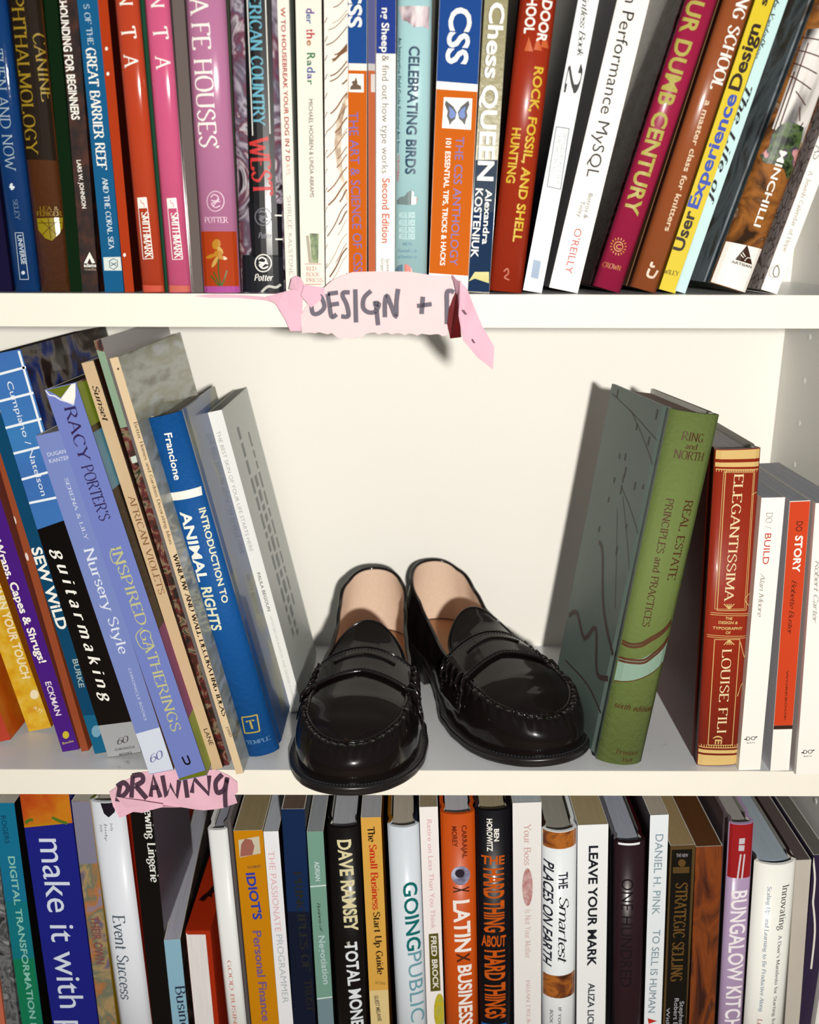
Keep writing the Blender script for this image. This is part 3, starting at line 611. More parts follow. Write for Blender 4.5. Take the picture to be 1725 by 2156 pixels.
T(b, 'NG SCHOOL', 1566, -6, 1504, 192, 25, WHITE, 'serifb'); T(b, 'a master class for knitters', 1490, 214, 1403, 488, 12, (240, 214, 180), 'bold'); strokes(b, [[(1372, 552), (1369, 560), (1377, 562)], [(1366, 566), (1362, 580), (1374, 584), (1384, 570)]], 5, (240, 214, 190), 'swan_mark', smooth=True)
b = book('book', 'bright yellow paperback with bold black and blue title reading upward', (1388, 611), (1422, 616), (1590, 0), (1632, 0), (250, 222, 46), H=.23, rough=.4, **tk)
T(b, 'User', 1426, 528, 1455, 444, 23, (50, 32, 24), 'black'); T(b, 'Experience', 1458, 438, 1542, 198, 23, (66, 92, 200), 'black'); T(b, 'Design', 1545, 190, 1591, 50, 24, (50, 32, 24), 'black'); T(b, 's', 1606, 12, 1611, -4, 14, (50, 32, 24), 'black'); T(b, 'WILEY', 1398, 571, 1430, 577, 9, (60, 46, 20), 'serif')
b = book('book', 'pale aqua thin book with black brush-script lettering, behind the yellow one', (1423, 612), (1442, 615), (1632, 0), (1661, 0), (206, 240, 238), H=.225, rough=.4, **tk)
T(b, 'Libby VanderPloeg', 1646, -26, 1592, 122, 12, (40, 40, 48), 'scriptb'); T(b, 'The Life of', 1578, 180, 1494, 428, 15, (34, 34, 40), 'scriptb')
garden = ramp_mat([(60, 36, 16), (150, 92, 40), (190, 120, 50), (120, 70, 30), (206, 180, 150)], 45, 8, .8)
b = book('book', 'wide ochre photographic book with trellis and foliage, white foot and dark triangle mark', (1495, 596), (1571, 614), (1717, 0), (1812, 0), (150, 92, 44), H=.24, kind='hard', rough=.14, coat=1, bulge=.003, Lc=ramp_mat([(110, 112, 116), (180, 190, 198), (206, 216, 224), (150, 140, 130), (120, 84, 60)], 22, 4, 1.2), spine_mat=garden, **tk)
Q(b, [(1700, 60), (1770, 60), (1690, 300), (1625, 270)], (160, 150, 150), 'window_picture', m=ramp_mat([(90, 84, 84), (226, 220, 214), (236, 230, 226), (60, 54, 50)], 30, 2, 0, stretch=(2.6, 1, .5)))
strokes(b, [[(1640 + 8 * k - 14 * (k % 2) * 0, 60 + 33 * k), (1740 - 12 * k, 90 + 33 * k)] for k in range(7)] + [[(1700, 90), (1640, 262)], [(1672, 150), (1622, 290)]], 2.5, (84, 44, 26), 'trellis', 2)
Q(b, [(1640, 262), (1662, 256), (1690, 268), (1684, 300), (1676, 340), (1668, 372), (1656, 376), (1648, 356), (1630, 346), (1606, 342), (1600, 326), (1616, 310), (1624, 282)], (50, 70, 36), 'foliage_picture', 3, m=ramp_mat([(20, 24, 14), (44, 66, 30), (96, 120, 60), (60, 60, 90), (226, 160, 160)], 160, 6))
Q(b, [(1630, 198), (1645, 197), (1578, 375), (1573, 372)], (252, 246, 236), 'white_strip', 3)
T(b, 'MINCHILLI', 1646, 318, 1590, 476, 15, WHITE, 'bold', 4); band(b, (506, 524), (596, 616), (252, 247, 238), lev=2)
Q(b, [(1544, 545), (1570, 514), (1582, 556)], (70, 40, 24), 'triangle_mark', 3); strokes(b, [[(1556, 534), (1562, 541)], [(1560, 530), (1566, 539)], [(1564, 548), (1570, 541), (1578, 542)]], 1.6, WHITE, 'hand_drawing', 4); T(b, 'ARTISAN', 1537, 549, 1581, 561, 5, (60, 40, 30), 'black', 3)
b = book('book', 'rightmost white book with cracked-earth cover and small oval bird mark, top shelf', (1602, 610), (1637, 622), (1834, 0), (1872, 0), (253, 248, 240), H=.22, rough=.4, Lc=ramp_mat([(90, 66, 58), (216, 204, 202), (244, 236, 234)], 260, 3, 0, kind='VORONOI', lo=.0, hi=.12, stretch=(1, 1, .6)), Y=.008, **tk)
T(b, 'AS', 1727, 308, 1719, 338, 17, (90, 74, 70), 'serifl'); T(b, 'A Jewish Calendar of Hope', 1709, 362, 1652, 532, 9, (140, 130, 122), 'serifl')
strokes(b, [[(1633 + 14 * math.cos(a / 8 * math.pi + .3), 573 + 13 * math.sin(a / 8 * math.pi)) for a in range(3, 14)]], 1, (170, 160, 150), 'oval_mark')
strokes(b, [[(1637, 561), (1631, 566), (1628, 576), (1630, 583), (1636, 585), (1640, 578), (1640, 568), (1637, 561)]], 1.6, (90, 70, 64), 'bird_mark', smooth=True)

# ================================================================ middle shelf, left group
mk = dict(shelf='mid')
b = book('book', 'red and orange book half outside the picture, leftmost on the middle shelf', (-22, 1566), (27, 1560), (-236, 1000), (-200, 990), (206, 74, 50), D=.135, kind='paper', rough=.35, Rc=ramp_mat([(206, 60, 10), (222, 104, 16), (236, 150, 30)], 20, 3), **mk)
b = book('book', 'golden yellow book with speckled white lettering, at the lower left of the middle shelf', (60, 1541), (110, 1539), (-150, 960), (-96, 960), (248, 190, 26), D=.13, rough=.35, spine_mat=ramp_mat([(240, 170, 10), (250, 200, 40), (252, 214, 90)], 90, 6), Rc=(196, 110, 20), **mk)
T(b, 'YARN YOUR TOUCH', -8, 1228, 57, 1432, 17, (252, 238, 200), 'black'); ell(b, 73, 1466, 9, 10, (252, 238, 200)); T(b, 'ATI', 72, 1492, 88, 1502, 8, (252, 238, 200), 'sans')
b = book('book', 'purple book with bold white lettering and a yellow mark at its foot, middle shelf', (133, 1584), (166, 1579), (-32, 1080), (8, 1070), (86, 34, 146), D=.14, rough=.35, H=.215, Rc=(150, 76, 62), **mk)
T(b, 'es Wraps, Capes & Shrugs!', -18, 1108, 91, 1396, 16, WHITE, 'black'); T(b, 'ECKMAN', 101, 1436, 124, 1507, 12, (236, 226, 236), 'bold'); ell(b, 139, 1548, 7, 8, (228, 208, 60)); T(b, 'Books', 132, 1566, 155, 1560, 5, (200, 190, 120), 'bold')
b = book('book', 'thick rust-coloured book with a few pale ovals, its right cover facing out, middle shelf', (172, 1583), (187, 1580), (6, 1010), (22, 1005), (170, 84, 50), D=.12, rough=.35, H=.21, **mk)
for x, y in ((31, 1095), (57, 1172), (45, 1050)): ell(b, x, y, 3, 9, (236, 220, 210) if y > 1060 else (220, 190, 50), 'oval_mark', rot=-.3)
b = book('book', 'narrow teal book with chunky white capitals, middle shelf', (201, 1588), (229, 1585), (-24, 880), (10, 870), (14, 80, 120), D=.14, rough=.35, **mk)
T(b, 'SEW WiLD', 76, 1154, 133, 1326, 21, WHITE, 'black'); T(b, 'BURKE', 158, 1389, 173, 1449, 11, (170, 190, 190), 'bold'); band(b, (1508, 1506), (1590, 1590), (24, 110, 150)); ell(b, 203, 1541, 10, 13, (130, 180, 206), 'cloud_mark', n=9)
b = book('book', 'thick book with white-lined blue head, white italics on black and a grey foot', (229, 1596), (298, 1588), (-38, 748), (46, 740), (18, 14, 12), D=.158, rough=.22, coat=.5,
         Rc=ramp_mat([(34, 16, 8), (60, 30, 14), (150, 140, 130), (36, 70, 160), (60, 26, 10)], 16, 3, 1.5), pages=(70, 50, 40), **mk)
band(b, (700, 700), (1118, 1093), (60, 120, 200), m=ramp_mat([(60, 150, 214), (64, 130, 208), (70, 112, 196)], 12, 1, 0, coat=.2))
strokes(b, [[(-40, 800), (60, 775)], [(-10, 850), (76, 829)], [(2, 906), (92, 884)], [(18, 960), (110, 938)], [(38, 1014), (130, 990)], [(62, 1062), (140, 1046)]], 5, (240, 246, 250), 'tile_line', 2); strokes(b, [[(40, 742), (110, 985)]], 5, (240, 246, 250), 'tile_line', 2)
T(b, 'Cumpiano / Natelson', 20, 806, 94, 1046, 12, (232, 236, 244), 'sans', 3); T(b, 'guitarmaking', 122, 1156, 228, 1478, 24, WHITE, 'scriptw', 3)
band(b, (1530, 1521), (1610, 1600), (176, 178, 180), lev=2); T(b, '60', 246, 1563, 272, 1557, 15, (90, 84, 90), 'script', 3); T(b, 'CHRONICLE', 242, 1581, 284, 1574, 5, (90, 90, 90), 'bold', 3); T(b, 'BOOKS', 252, 1591, 278, 1586, 5, (90, 90, 90), 'bold', 3)
b = book('book', 'periwinkle blue nursery book with pale serif title and white foot', (314, 1631), (366, 1616), (76, 916), (129, 903), (132, 150, 214), D=.15, rough=.35, Rc=(140, 100, 60), **mk)
T(b, 'DUGAN', 100, 955, 138, 947, 8, (220, 226, 240), 'sans'); T(b, 'KANTER', 104, 969, 146, 960, 8, (220, 226, 240), 'sans'); T(b, 'SERENA & LILY', 139, 1004, 183, 1134, 7.5, (214, 222, 240), 'serif'); T(b, 'Nursery Style', 186, 1152, 262, 1374, 21, (226, 232, 246), 'serif')
T(b, 'CHRONICLE BOOKS', 272, 1404, 307, 1514, 5.5, (206, 214, 236), 'sans'); band(b, (1543, 1529), (1640, 1630), (218, 226, 240)); T(b, '60', 314, 1596, 344, 1584, 18, (130, 130, 180), 'script', 2)
art = ramp_mat([(60, 44, 30), (90, 70, 40), (130, 60, 100), (110, 140, 50), (80, 150, 180)], 9, 2)
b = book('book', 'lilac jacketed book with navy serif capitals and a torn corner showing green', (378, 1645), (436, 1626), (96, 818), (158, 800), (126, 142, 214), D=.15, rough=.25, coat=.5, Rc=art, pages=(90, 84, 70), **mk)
T(b, 'RACY', 146, 852, 180, 968, 24, (52, 34, 90), 'serif'); T(b, "PORTER'S", 182, 976, 222, 1092, 24, (52, 34, 90), 'serif'); T(b, 'INSPIRED', 243, 1148, 301, 1312, 22, (206, 206, 150), 'serif'); T(b, 'GATHERINGS', 303, 1322, 372, 1536, 22, (206, 206, 150), 'serif')
strokes(b, [[(244, 1150), (232, 1160), (240, 1182), (262, 1176)], [(300, 1318), (286, 1336), (300, 1362), (322, 1356), (318, 1340)]], 2, (206, 206, 150), 'flourish', 2, smooth=True)
T(b, 'U', 386, 1600, 400, 1596, 20, (24, 20, 30), 'black'); Q(b, [(377, 1636), (436, 1618), (438, 1632), (380, 1648)], (120, 128, 30))
Q(b, [(97, 814), (118, 808), (148, 798), (128, 834), (112, 824)], (116, 128, 30), 'torn_corner', 2); Q(b, [(148, 798), (158, 800), (159, 830), (156, 846), (128, 836)], (250, 246, 236), 'torn_corner', 3)
strokes(b, [[(96, 818), (104, 828), (116, 830), (128, 838), (142, 842), (156, 848)]], 3, (236, 236, 244), 'torn_edge', 4)
def cover_patch(b, D, f0, f1, col):
    bm = bmesh.new(); x = b.w / 2 + .00015
    bm.faces.new([bm.verts.new((x, y, z)) for y, z in ((.0004, b.h * (1 - f0)), (.0004, b.h * (1 - f1)), (D, b.h * (1 - f1)), (D, b.h * (1 - f0)))])
    obj('cover_picture', bm, mat(col, .35, mott=.25, bscale=70), b.root)
for f0, f1, cc in ((0.004, .10, (150, 176, 50)), (.10, .115, (70, 60, 20)), (.115, .25, (110, 176, 206)), (.25, .60, (56, 44, 34)), (.60, .84, (156, 60, 136)), (.84, .996, (160, 180, 70))): cover_patch(b, .149, f0, f1, cc)
b = book('book', 'thin tan booklet with black script name at its top and thin brown capitals', (447, 1622), (470, 1618), (172, 767), (196, 759), (222, 192, 152), D=.15, rough=.4, Rc=(60, 36, 24), pages=(180, 170, 150), **mk)
T(b, 'Sunset', 200, 812, 224, 888, 12, (40, 24, 16), 'scriptb'); T(b, 'AFRICAN VIOLETS', 276, 1044, 342, 1252, 13, (150, 106, 70), 'serif'); T(b, 'LANE', 433, 1535, 446, 1569, 9, (60, 44, 34), 'sans')
b = book('book', 'thin magazine-like book, pale green above dark picture, wedged between two tan ones', (473, 1615), (481, 1612), (208, 766), (229, 759), (70, 40, 26), D=.15, rough=.2, coat=.6, Rc=(206, 200, 200), Y=.004,
         spine_mat=ramp_mat([(30, 22, 14), (70, 40, 22), (110, 30, 34), (150, 130, 100), (40, 50, 26)], 130, 6, 1), H=.285, pages=(140, 150, 130), **mk)
Q(b, [(200, 740), (236, 740), (272, 900), (246, 905)], (150, 178, 150), lev=1); Q(b, [(275, 965), (290, 960), (290, 975), (279, 978)], (210, 220, 210), lev=2)
b = book('book', 'thin tan decorating booklet with small black serif capitals, left of the tall blue book', (498, 1631), (513, 1626), (231, 755), (248, 750), (236, 210, 170), D=.15, rough=.4, Rc=ramp_mat([(120, 116, 80), (196, 200, 190), (176, 172, 140), (206, 212, 212)], 26, 8, 0, stretch=(1, .5, 2.2)), pages=(180, 170, 150), **mk)
T(b, 'Better Homes and Gardens Decorating Ideas', 285, 888, 361, 1145, 7, (84, 66, 50), 'serif'); T(b, 'WINDOW AND WALL DECORATING IDEAS', 369, 1165, 474, 1507, 11, (40, 28, 22), 'serifb'); T(b, '1980', 478, 1530, 487, 1550, 6, (120, 100, 90), 'serif')
ell(b, 249, 776, 2, 2.5, (60, 40, 30), 'staple_dot')
b = book('book', 'thick bright blue cloth-textured hardcover with white and cream capitals, middle shelf left', (518, 1592), (588, 1579), (306, 884), (382, 865), (22, 98, 176), D=.10, kind='hard', rough=.62, bump=.35, bulge=.004, coat=0.0, Rc=ramp_mat([(20, 70, 140), (30, 84, 150), (40, 80, 130), (120, 124, 90)], 34, 2, .6, stretch=(1, .6, .5)), pages=(176, 170, 160), **mk)
T(b, 'Francione', 357, 910, 378, 1008, 15, WHITE, 'bold'); Q(b, [(360, 1037), (424, 1024), (427, 1042), (362, 1054)], WHITE, 'white_bar', 2)
T(b, 'INTRODUCTION TO', 427, 1068, 477, 1266, 12, (236, 236, 206), 'black'); T(b, 'ANIMAL', 392, 1074, 431, 1222, 22, WHITE, 'black'); T(b, 'RIGHTS', 436, 1233, 459, 1324, 22, (236, 236, 206), 'black')
frame(b, [(511, 1506), (543, 1500), (549, 1534), (517, 1540)], 3, (206, 180, 90), 'gold_square'); T(b, 'T', 522, 1522, 540, 1518, 20, (206, 180, 90), 'serifb'); T(b, 'TEMPLE', 520, 1560, 570, 1550, 9, (110, 150, 190), 'serifb')
b = book('book', 'white paperback with faint grey capitals, leaning at the right end of the left group', (613, 1501), (637, 1490), (435, 866), (468, 860), (244, 244, 240), D=.1, rough=.4, Rc=(206, 210, 206), pages=(176, 178, 172), **mk)
T(b, 'THE BEST SKIN OF YOUR LIFE STARTS HERE', 459, 905, 530, 1158, 8, (190, 190, 184), 'sans'); T(b, 'PAULA BEGOUN', 544, 1203, 567, 1284, 6.5, (150, 150, 146), 'bold'); T(b, 'WITH BRYAN BARRON AND DESIREE STORDAHL', 570, 1294, 622, 1482, 5, (206, 206, 200), 'sans')
def side_text(b, rows, col):
    # faint cover print on the right-hand cover
    bm = bmesh.new()
    random.seed(5)
    for (y0, y1, z0, z1) in rows:
        z = z1
        while z > z0:
            ww = random.uniform(.004, .012)
            vs = [bm.verts.new((b.w / 2 + .0002, y, zz)) for y, zz in ((y0, z), (y1, z), (y1, z - ww), (y0, z - ww))]
            bm.faces.new(vs); z -= ww + .003
    obj('cover_lettering', bm, mat(col, .5), b.root)
side_text(b, [(.03, .036, .05, .21), (.044, .052, .04, .17), (.062, .066, .06, .2)], (150, 158, 158))

# ================================================================ middle shelf, right group
b = book('book', 'green cloth textbook with brown capitals and a pale river band, beside the rust book', (1257, 1599), (1351, 1605), (1412, 862), (1517, 873), (122, 140, 76), D=.104, yaw=math.radians(7.5), kind='hard', rough=.7, bump=.35, bulge=.005, coat=0.0,
         Lc=mat((118, 136, 128), .5, mott=.12, bscale=30, coat=.1), Rc=(120, 96, 80), pages=(160, 140, 130), **mk)
BR_ = (92, 52, 36)
T(b, 'RING', 1431, 914, 1475, 920, 17, BR_, 'serif'); T(b, 'and', 1437, 935, 1462, 938, 12, BR_, 'serif'); T(b, 'NORTH', 1415, 952, 1477, 960, 17, BR_, 'serif')
T(b, 'REAL ESTATE', 1446, 1050, 1408, 1217, 18, BR_, 'serif'); T(b, 'PRINCIPLES and PRACTICES', 1406, 1046, 1354, 1314, 14, BR_, 'serif')
Q(b, [(1296, 1420), (1340, 1416), (1380, 1396), (1400, 1352), (1408, 1350), (1400, 1392), (1360, 1416), (1330, 1428), (1292, 1432)], (146, 176, 150), 'river_band', 1)
Q(b, [(1303, 1384), (1345, 1380), (1385, 1360), (1406, 1345), (1396, 1396), (1350, 1420), (1292, 1434)], (150, 180, 160), 'river_band', 2)
for off in (0, 6):
    strokes(b, [[(1306 - off * .2, 1348 + off), (1325, 1352 + off), (1345, 1348 + off), (1365, 1336 + off), (1385, 1326 + off), (1400, 1316 + off), (1413, 1304 + off)], [(1303, 1384 + off), (1325, 1384 + off), (1350, 1382 + off), (1370, 1370 + off), (1388, 1358 + off), (1408, 1340 + off)]], 5, (104, 66, 46), 'river_line', 3, smooth=True)
strokes(b, [[(1290, 1434), (1330, 1426), (1370, 1410), (1396, 1394)]], 2.5, (104, 80, 40), 'river_line', 3, smooth=True)
T(b, 'sixth edition', 1292, 1479, 1372, 1489, 12, (96, 60, 36), 'scriptb'); T(b, 'Prentice', 1294, 1574, 1340, 1580, 10, (96, 60, 36), 'serif'); T(b, 'Hall', 1306, 1591, 1327, 1593, 9, (96, 60, 36), 'serif')
# map drawing on the left cover
bm = bmesh.new()
def cov(pts, w):
    V = []; F = []; ribbon(V, F, smooth_pts(pts, 4), lambda a, c: w); n0 = len(bm.verts)
    vs = [bm.verts.new((-b.w / 2 - .0002, y, z)) for y, z in V]
    for f in F:
        try: bm.faces.new([vs[i] for i in f])
        except ValueError: pass
cov([(.008, .072), (.03, .085), (.045, .1), (.06, .125), (.07, .13)], .003); cov([(.008, .055), (.028, .05), (.045, .075), (.062, .06), (.085, .07), (.1, .062)], .0035)
cov([(.008, .03), (.04, .035), (.09, .03)], .0015)
for y0, z0, y1, z1 in ((.008, .2, .06, .225), (.008, .155, .05, .175), (.01, .13, .045, .17), (.01, .215, .1, .23), (.02, .1, .05, .16)): cov([(y0, z0), ((y0 + y1) / 2, (z0 + z1) / 2 + .001), (y1, z1)], .0005)
random.seed(11)
for k in range(16):
    y, z = random.uniform(.015, .09), random.uniform(.13, .235); cov([(y, z), (y, z - random.uniform(.003, .007))], .0016)
obj('map_drawing', bm, mat((96, 78, 74), .5), b.root)
b = book('book', 'rust-red hardcover with cream bands, ruled border and spaced cream capitals', (1468, 1610), (1555, 1612), (1507, 947), (1603, 946), (170, 52, 30), D=.13, kind='hard', rough=.4, bulge=.0012, Lc=(96, 30, 20), Rc=(90, 70, 40), pages=(206, 200, 200), **mk)
CR = (236, 200, 128)
band(b, (930, 930), (968, 966), CR); band(b, (1589, 1590), (1620, 1620), CR); band(b, (975, 973), (984, 983), CR); band(b, (1578, 1579), (1585, 1586), CR)
strokes(b, [[(1508, 989), (1602, 989)], [(1470, 1573), (1556, 1574)]], 2, CR, 'rule_line')
strokes(b, [(1.3, [(1509 + k * 5, 989), (1509 + k * 5, 994)]) for k in range(19)] + [(1.3, [(1472 + k * 5, 1567), (1472 + k * 5, 1573)]) for k in range(17)], 1, CR, 'tick_border')
T(b, 'ELEGANTISSIMA', 1555, 998, 1533, 1266, 19, (246, 226, 178), 'serif'); T(b, 'LOUISE FILI', 1530, 1366, 1518, 1542, 19, (246, 226, 178), 'serif')
frame(b, [(1530 - 3, 992), (1592 - 3, 992), (1574 - 3, 1285), (1509, 1285)], 1.6, CR, 'ruled_border'); frame(b, [(1533 - 10, 995), (1586 - 0, 995), (1567, 1282), (1504, 1282)], 1, CR, 'ruled_border')
frame(b, [(1504, 1346), (1557, 1346), (1541, 1568), (1490, 1568)], 1.6, CR, 'ruled_border')
strokes(b, [[(1496, 1290), (1576, 1293)], [(1495, 1294), (1576, 1297)], [(1489, 1337), (1570, 1340)], [(1489, 1341), (1570, 1344)]], 1.3, CR, 'rule_line')
for y, s, a, c in ((1301, 'THE', 1526, 1541), (1310, 'DESIGN &', 1512, 1553), (1322, 'TYPOGRAPHY', 1500, 1563), (1331, 'OF', 1527, 1537)): T(b, s, a, y, c, y + 1, 6, CR, 'black')
for cy, s in ((1280, -1), (1348, 1)): strokes(b, [[(1534, cy - s * 2), (1534 + dx, cy + s * 9)] for dx in (-11, -5, 0, 5, 11)], 2, CR, 'palmette')
strokes(b, [[(1596, 1038), (1582, 1042)], [(1580, 1280), (1568, 1262), (1582, 1250)], [(1558, 1352), (1566, 1380), (1572, 1392)], [(1552, 1466), (1560, 1445), (1566, 1438)]], 1.6, CR, 'vine_line', smooth=True)
T(b, '(E', 1513, 1548, 1511, 1566, 14, CR, 'bold')
b = book('book', 'small white book with thin grey and red capitals beside the rust-red hardcover', (1557, 1618), (1600, 1622), (1603, 1045), (1655, 1048), (252, 248, 240), D=.105, rough=.5, Rc=(226, 222, 226), pages=(190, 192, 200), **mk)
T(b, 'DO /', 1621, 1078, 1618, 1112, 13, (150, 146, 140), 'serifl'); T(b, 'BUILD', 1618, 1122, 1612, 1187, 13, (222, 70, 56), 'sans'); T(b, 'Alan Moore', 1607, 1206, 1600, 1298, 10, (176, 170, 160), 'script')
def dologo(b, x, y, c): T(b, 'DO', x - 10, y, x + 9, y - 1, 9, c, 'sans'); strokes(b, [[(x - 14, y + 2), (x - 10, y + 1)], [(x + 9, y - 3), (x + 13, y - 4)]], 2.5, c); T(b, 'Book Co', x - 9, y + 9, x + 8, y + 8, 3, c, 'sans')
dologo(b, 1582, 1554, (70, 66, 60))
b = book('book', 'small book with vermilion spine, black rule and white foot, middle shelf right', (1621, 1622), (1663, 1624), (1665, 1056), (1705, 1054), (252, 248, 240), D=.105, rough=.5, Lc=(236, 232, 236), Rc=(232, 196, 196), pages=(190, 192, 200), **mk)
band(b, (1040, 1040), (1528, 1527), (232, 78, 38)); band(b, (1528, 1527), (1536, 1535), (70, 44, 34), lev=2)
T(b, 'DO', 1684, 1098, 1682, 1119, 13, (70, 40, 34), 'sans'); T(b, 'STORY', 1683, 1128, 1676, 1205, 15, WHITE, 'black'); T(b, 'Bobette Buster', 1673, 1222, 1663, 1337, 10, (110, 40, 30), 'script'); T(b, 'WORKBOOK', 1658, 1412, 1653, 1518, 4, (120, 50, 30), 'bold')
b = book('book', 'last small white book, partly outside the picture at the right of the middle shelf', (1675, 1628), (1735, 1632), (1720, 1058), (1778, 1058), (252, 248, 240), D=.105, rough=.5, Lc=(240, 236, 232), pages=(190, 192, 200), **mk)
T(b, 'Robert Carter', 1722, 1180, 1716, 1312, 10, (176, 170, 160), 'script'); dologo(b, 1702, 1583, (50, 46, 44))

# ================================================================ bottom shelf
lk = dict(shelf='low', ext=True, D=.165)
b = book('book', 'salmon and grey patterned book cut off by the left edge, bottom shelf', (-35, 2156), (12, 2156), (-95, 1700), (-50, 1700), (222, 120, 90), **lk)
b = book('book', 'grey marbled book in the bottom left corner beside the teal one', (14, 2156), (40, 2156), (-46, 1700), (-16, 1700), (120, 120, 124), spine_mat=ramp_mat([(40, 40, 44), (130, 132, 134), (70, 74, 76), (160, 160, 160)], 60, 6, 1.5), **lk)
b = book('book', 'book fading from blue to green with pale spaced capitals, bottom left', (43, 2156), (94, 2156), (-14, 1692), (26, 1690), (24, 130, 170), Rc=(24, 22, 14), rough=.35, **lk)
band(b, (1900, 1898), (2020, 2018), (20, 132, 146)); band(b, (2020, 2018), (2400, 2400), (22, 138, 96))
T(b, 'ROGERS', 7, 1718, 16, 1776, 10, (20, 70, 110), 'sans'); T(b, 'DIGITAL TRANSFORMATION PL', 24, 1803, 74, 2178, 13, (150, 214, 200), 'bold')
b = book('book', 'wide royal blue book with orange flower head and big thin white lettering, bottom left', (111, 2156), (207, 2156), (41, 1672), (145, 1668), (34, 40, 150), rough=.35, Lc=(24, 22, 20), Rc=(30, 34, 120), **lk)
band(b, (1600, 1600), (1743, 1733), (206, 84, 16), m=ramp_mat([(190, 60, 8), (214, 90, 14), (230, 140, 20)], 30, 4), name='flower_picture'); strokes(b, [(7, [(54, 1733), (62, 1727), (70, 1727)]), (7, [(110, 1721), (124, 1728), (142, 1734)])], 7, (90, 130, 40), 'leaf_picture', 2, smooth=True)
strokes(b, [[(46, 1740), (145, 1731)]], 5, (214, 150, 20), lev=2)
T(b, 'make it with pa', 109, 1766, 163, 2206, 52, (222, 232, 250), 'sans', 2)
b = book('book', 'grey book turning gold and multicoloured lower down, between the royal blue and the white', (208, 2156), (248, 2156), (152, 1688), (188, 1686), (150, 140, 150), rough=.4, spine_mat=ramp_mat([(120, 110, 130), (190, 160, 110), (120, 130, 110), (200, 130, 70), (150, 140, 160)], 40, 7, .5), Rc=(190, 150, 20), **lk)
band(b, (1660, 1660), (1820, 1818), (140, 138, 160)); T(b, 'THEIR OWN', 198, 1930, 212, 2030, 18, (150, 90, 90), 'bold')
b = book('book', 'white spine with grey serif title and red right edge, bottom shelf left', (250, 2156), (321, 2156), (190, 1686), (258, 1684), (230, 234, 242), rough=.35, Rc=(176, 40, 14), kind='hard', bulge=.003, Lc=(120, 120, 40), **lk)
Q(b, [(214, 1684), (246, 1684), (244, 1706), (232, 1716), (222, 1708)], (34, 26, 40), 'dark_blot'); T(b, 'Event Success', 252, 1922, 269, 2099, 25, (90, 106, 120), 'serif')
for x, y0, y1 in ((216, 1732, 1748), (226, 1728, 1766), (238, 1728, 1745)): T(b, 'Judy', x, y0, x + 1, y1, 5, (140, 146, 150), 'sans')
b = book('book', 'black book with white serif title just under the lower pink label', (323, 2156), (364, 2156), (271, 1690), (320, 1690), (20, 16, 14), rough=.3, Lc=(170, 36, 16), Rc=(110, 98, 110), shelf='low', ext=True, D=.09)
T(b, 'Sewing Lingerie', 312, 1692, 327, 1858, 18, (236, 236, 230), 'serifb')
b = book('book', 'short pale blue paperback with navy serif lettering, its pages rising behind', (364, 2156), (397, 2156), (345, 1981), (380, 1977), (150, 196, 218), rough=.4, pages=(200, 200, 214), Rc=ramp_mat([(24, 16, 14), (96, 66, 50), (40, 26, 22), (120, 100, 90)], 30, 4, 1), Y=.0, yaw=math.radians(5), shelf='low', ext=True, D=.17)
T(b, 'Business', 379, 2076, 394, 2192, 20, (40, 46, 70), 'serif')
# red boxed notebook, page edges facing out
bk = book('notebook', 'red-covered book turned fore-edge out, white pages in front and red top with dark animal mark', (410, 2156), (462, 2156), (392, 1963), (442, 1962), (190, 50, 16), rough=.3, Y=.002, shelf='low', ext=True, D=.09, no_pages=True, cat='book')
Q(bk, [(395, 1968), (433, 1968), (455, 2200), (415, 2200)], (232, 228, 230), 'page_edges', 1, m=page_mat((240, 236, 234))); Q(bk, [(392, 1964), (396, 1968), (413, 2200), (408, 2200)], (236, 232, 230), 'white_edge', 2)
bm = bmesh.new(); box(bm, -bk.w / 2, bk.w / 2, -.0005, .1, bk.h, bk.h + .0015); obj('top_board', bm, mat((190, 50, 16), .3, coat=.4), bk.root)
bm = bmesh.new(); V = []; F = []
ribbon(V, F, [(-.004, .03), (-.002, .035), (.0005, .038), (.003, .045), (.0045, .05)], lambda a, c: .0045); ribbon(V, F, [(-.002, .034), (-.005, .033)], lambda a, c: .002); ribbon(V, F, [(0, .037), (.003, .034)], lambda a, c: .002)
vs = [bm.verts.new((x, y, bk.h + .0017)) for x, y in V]
for f in F: bm.faces.new([vs[i] for i in f])
obj('animal_mark', bm, mat((40, 16, 10), .4), bk.root)
b = book('book', 'white spine with faint red lettering low down, left of the mustard book', (480, 2156), (519, 2156), (437, 1748), (478, 1745), (236, 238, 236), rough=.35, Rc=(140, 134, 136), pages=(170, 172, 186), top_in=.0025, kind='hard', bulge=.001, **lk)
T(b, 'GOOD BUSINESS', 483, 2020, 500, 2190, 8, (226, 150, 130), 'serif')
b = book('book', 'mustard yellow book with small portrait picture and blue lettering, bottom shelf', (530, 2156), (588, 2156), (492, 1753), (553, 1745), (228, 150, 10), rough=.35, pages=(176, 158, 118), Rc=(60, 44, 10), **lk)
Q(b, [(502, 1769), (546, 1761), (549, 1797), (505, 1806)], (214, 206, 180), 'portrait_picture', 1); Q(b, [(506, 1804), (508, 1778), (516, 1766), (530, 1768), (536, 1782), (532, 1800)], (176, 110, 96), 'portrait_picture', 2)
T(b, 'THE COMPLETE', 521, 1827, 549, 1824, 6, (120, 90, 70), 'bold'); T(b, "IDIOT'S", 527, 1838, 543, 1936, 18, (50, 70, 190), 'black'); T(b, 'Personal Finance', 541, 1960, 561, 2150, 17, (130, 100, 150), 'bold')
b = book('book', 'thin white book with faint pink and grey capitals, right of the mustard one', (589, 2156), (617, 2156), (554, 1753), (587, 1749), (240, 240, 244), rough=.35, Rc=(30, 24, 22), pages=(200, 206, 216), **lk)
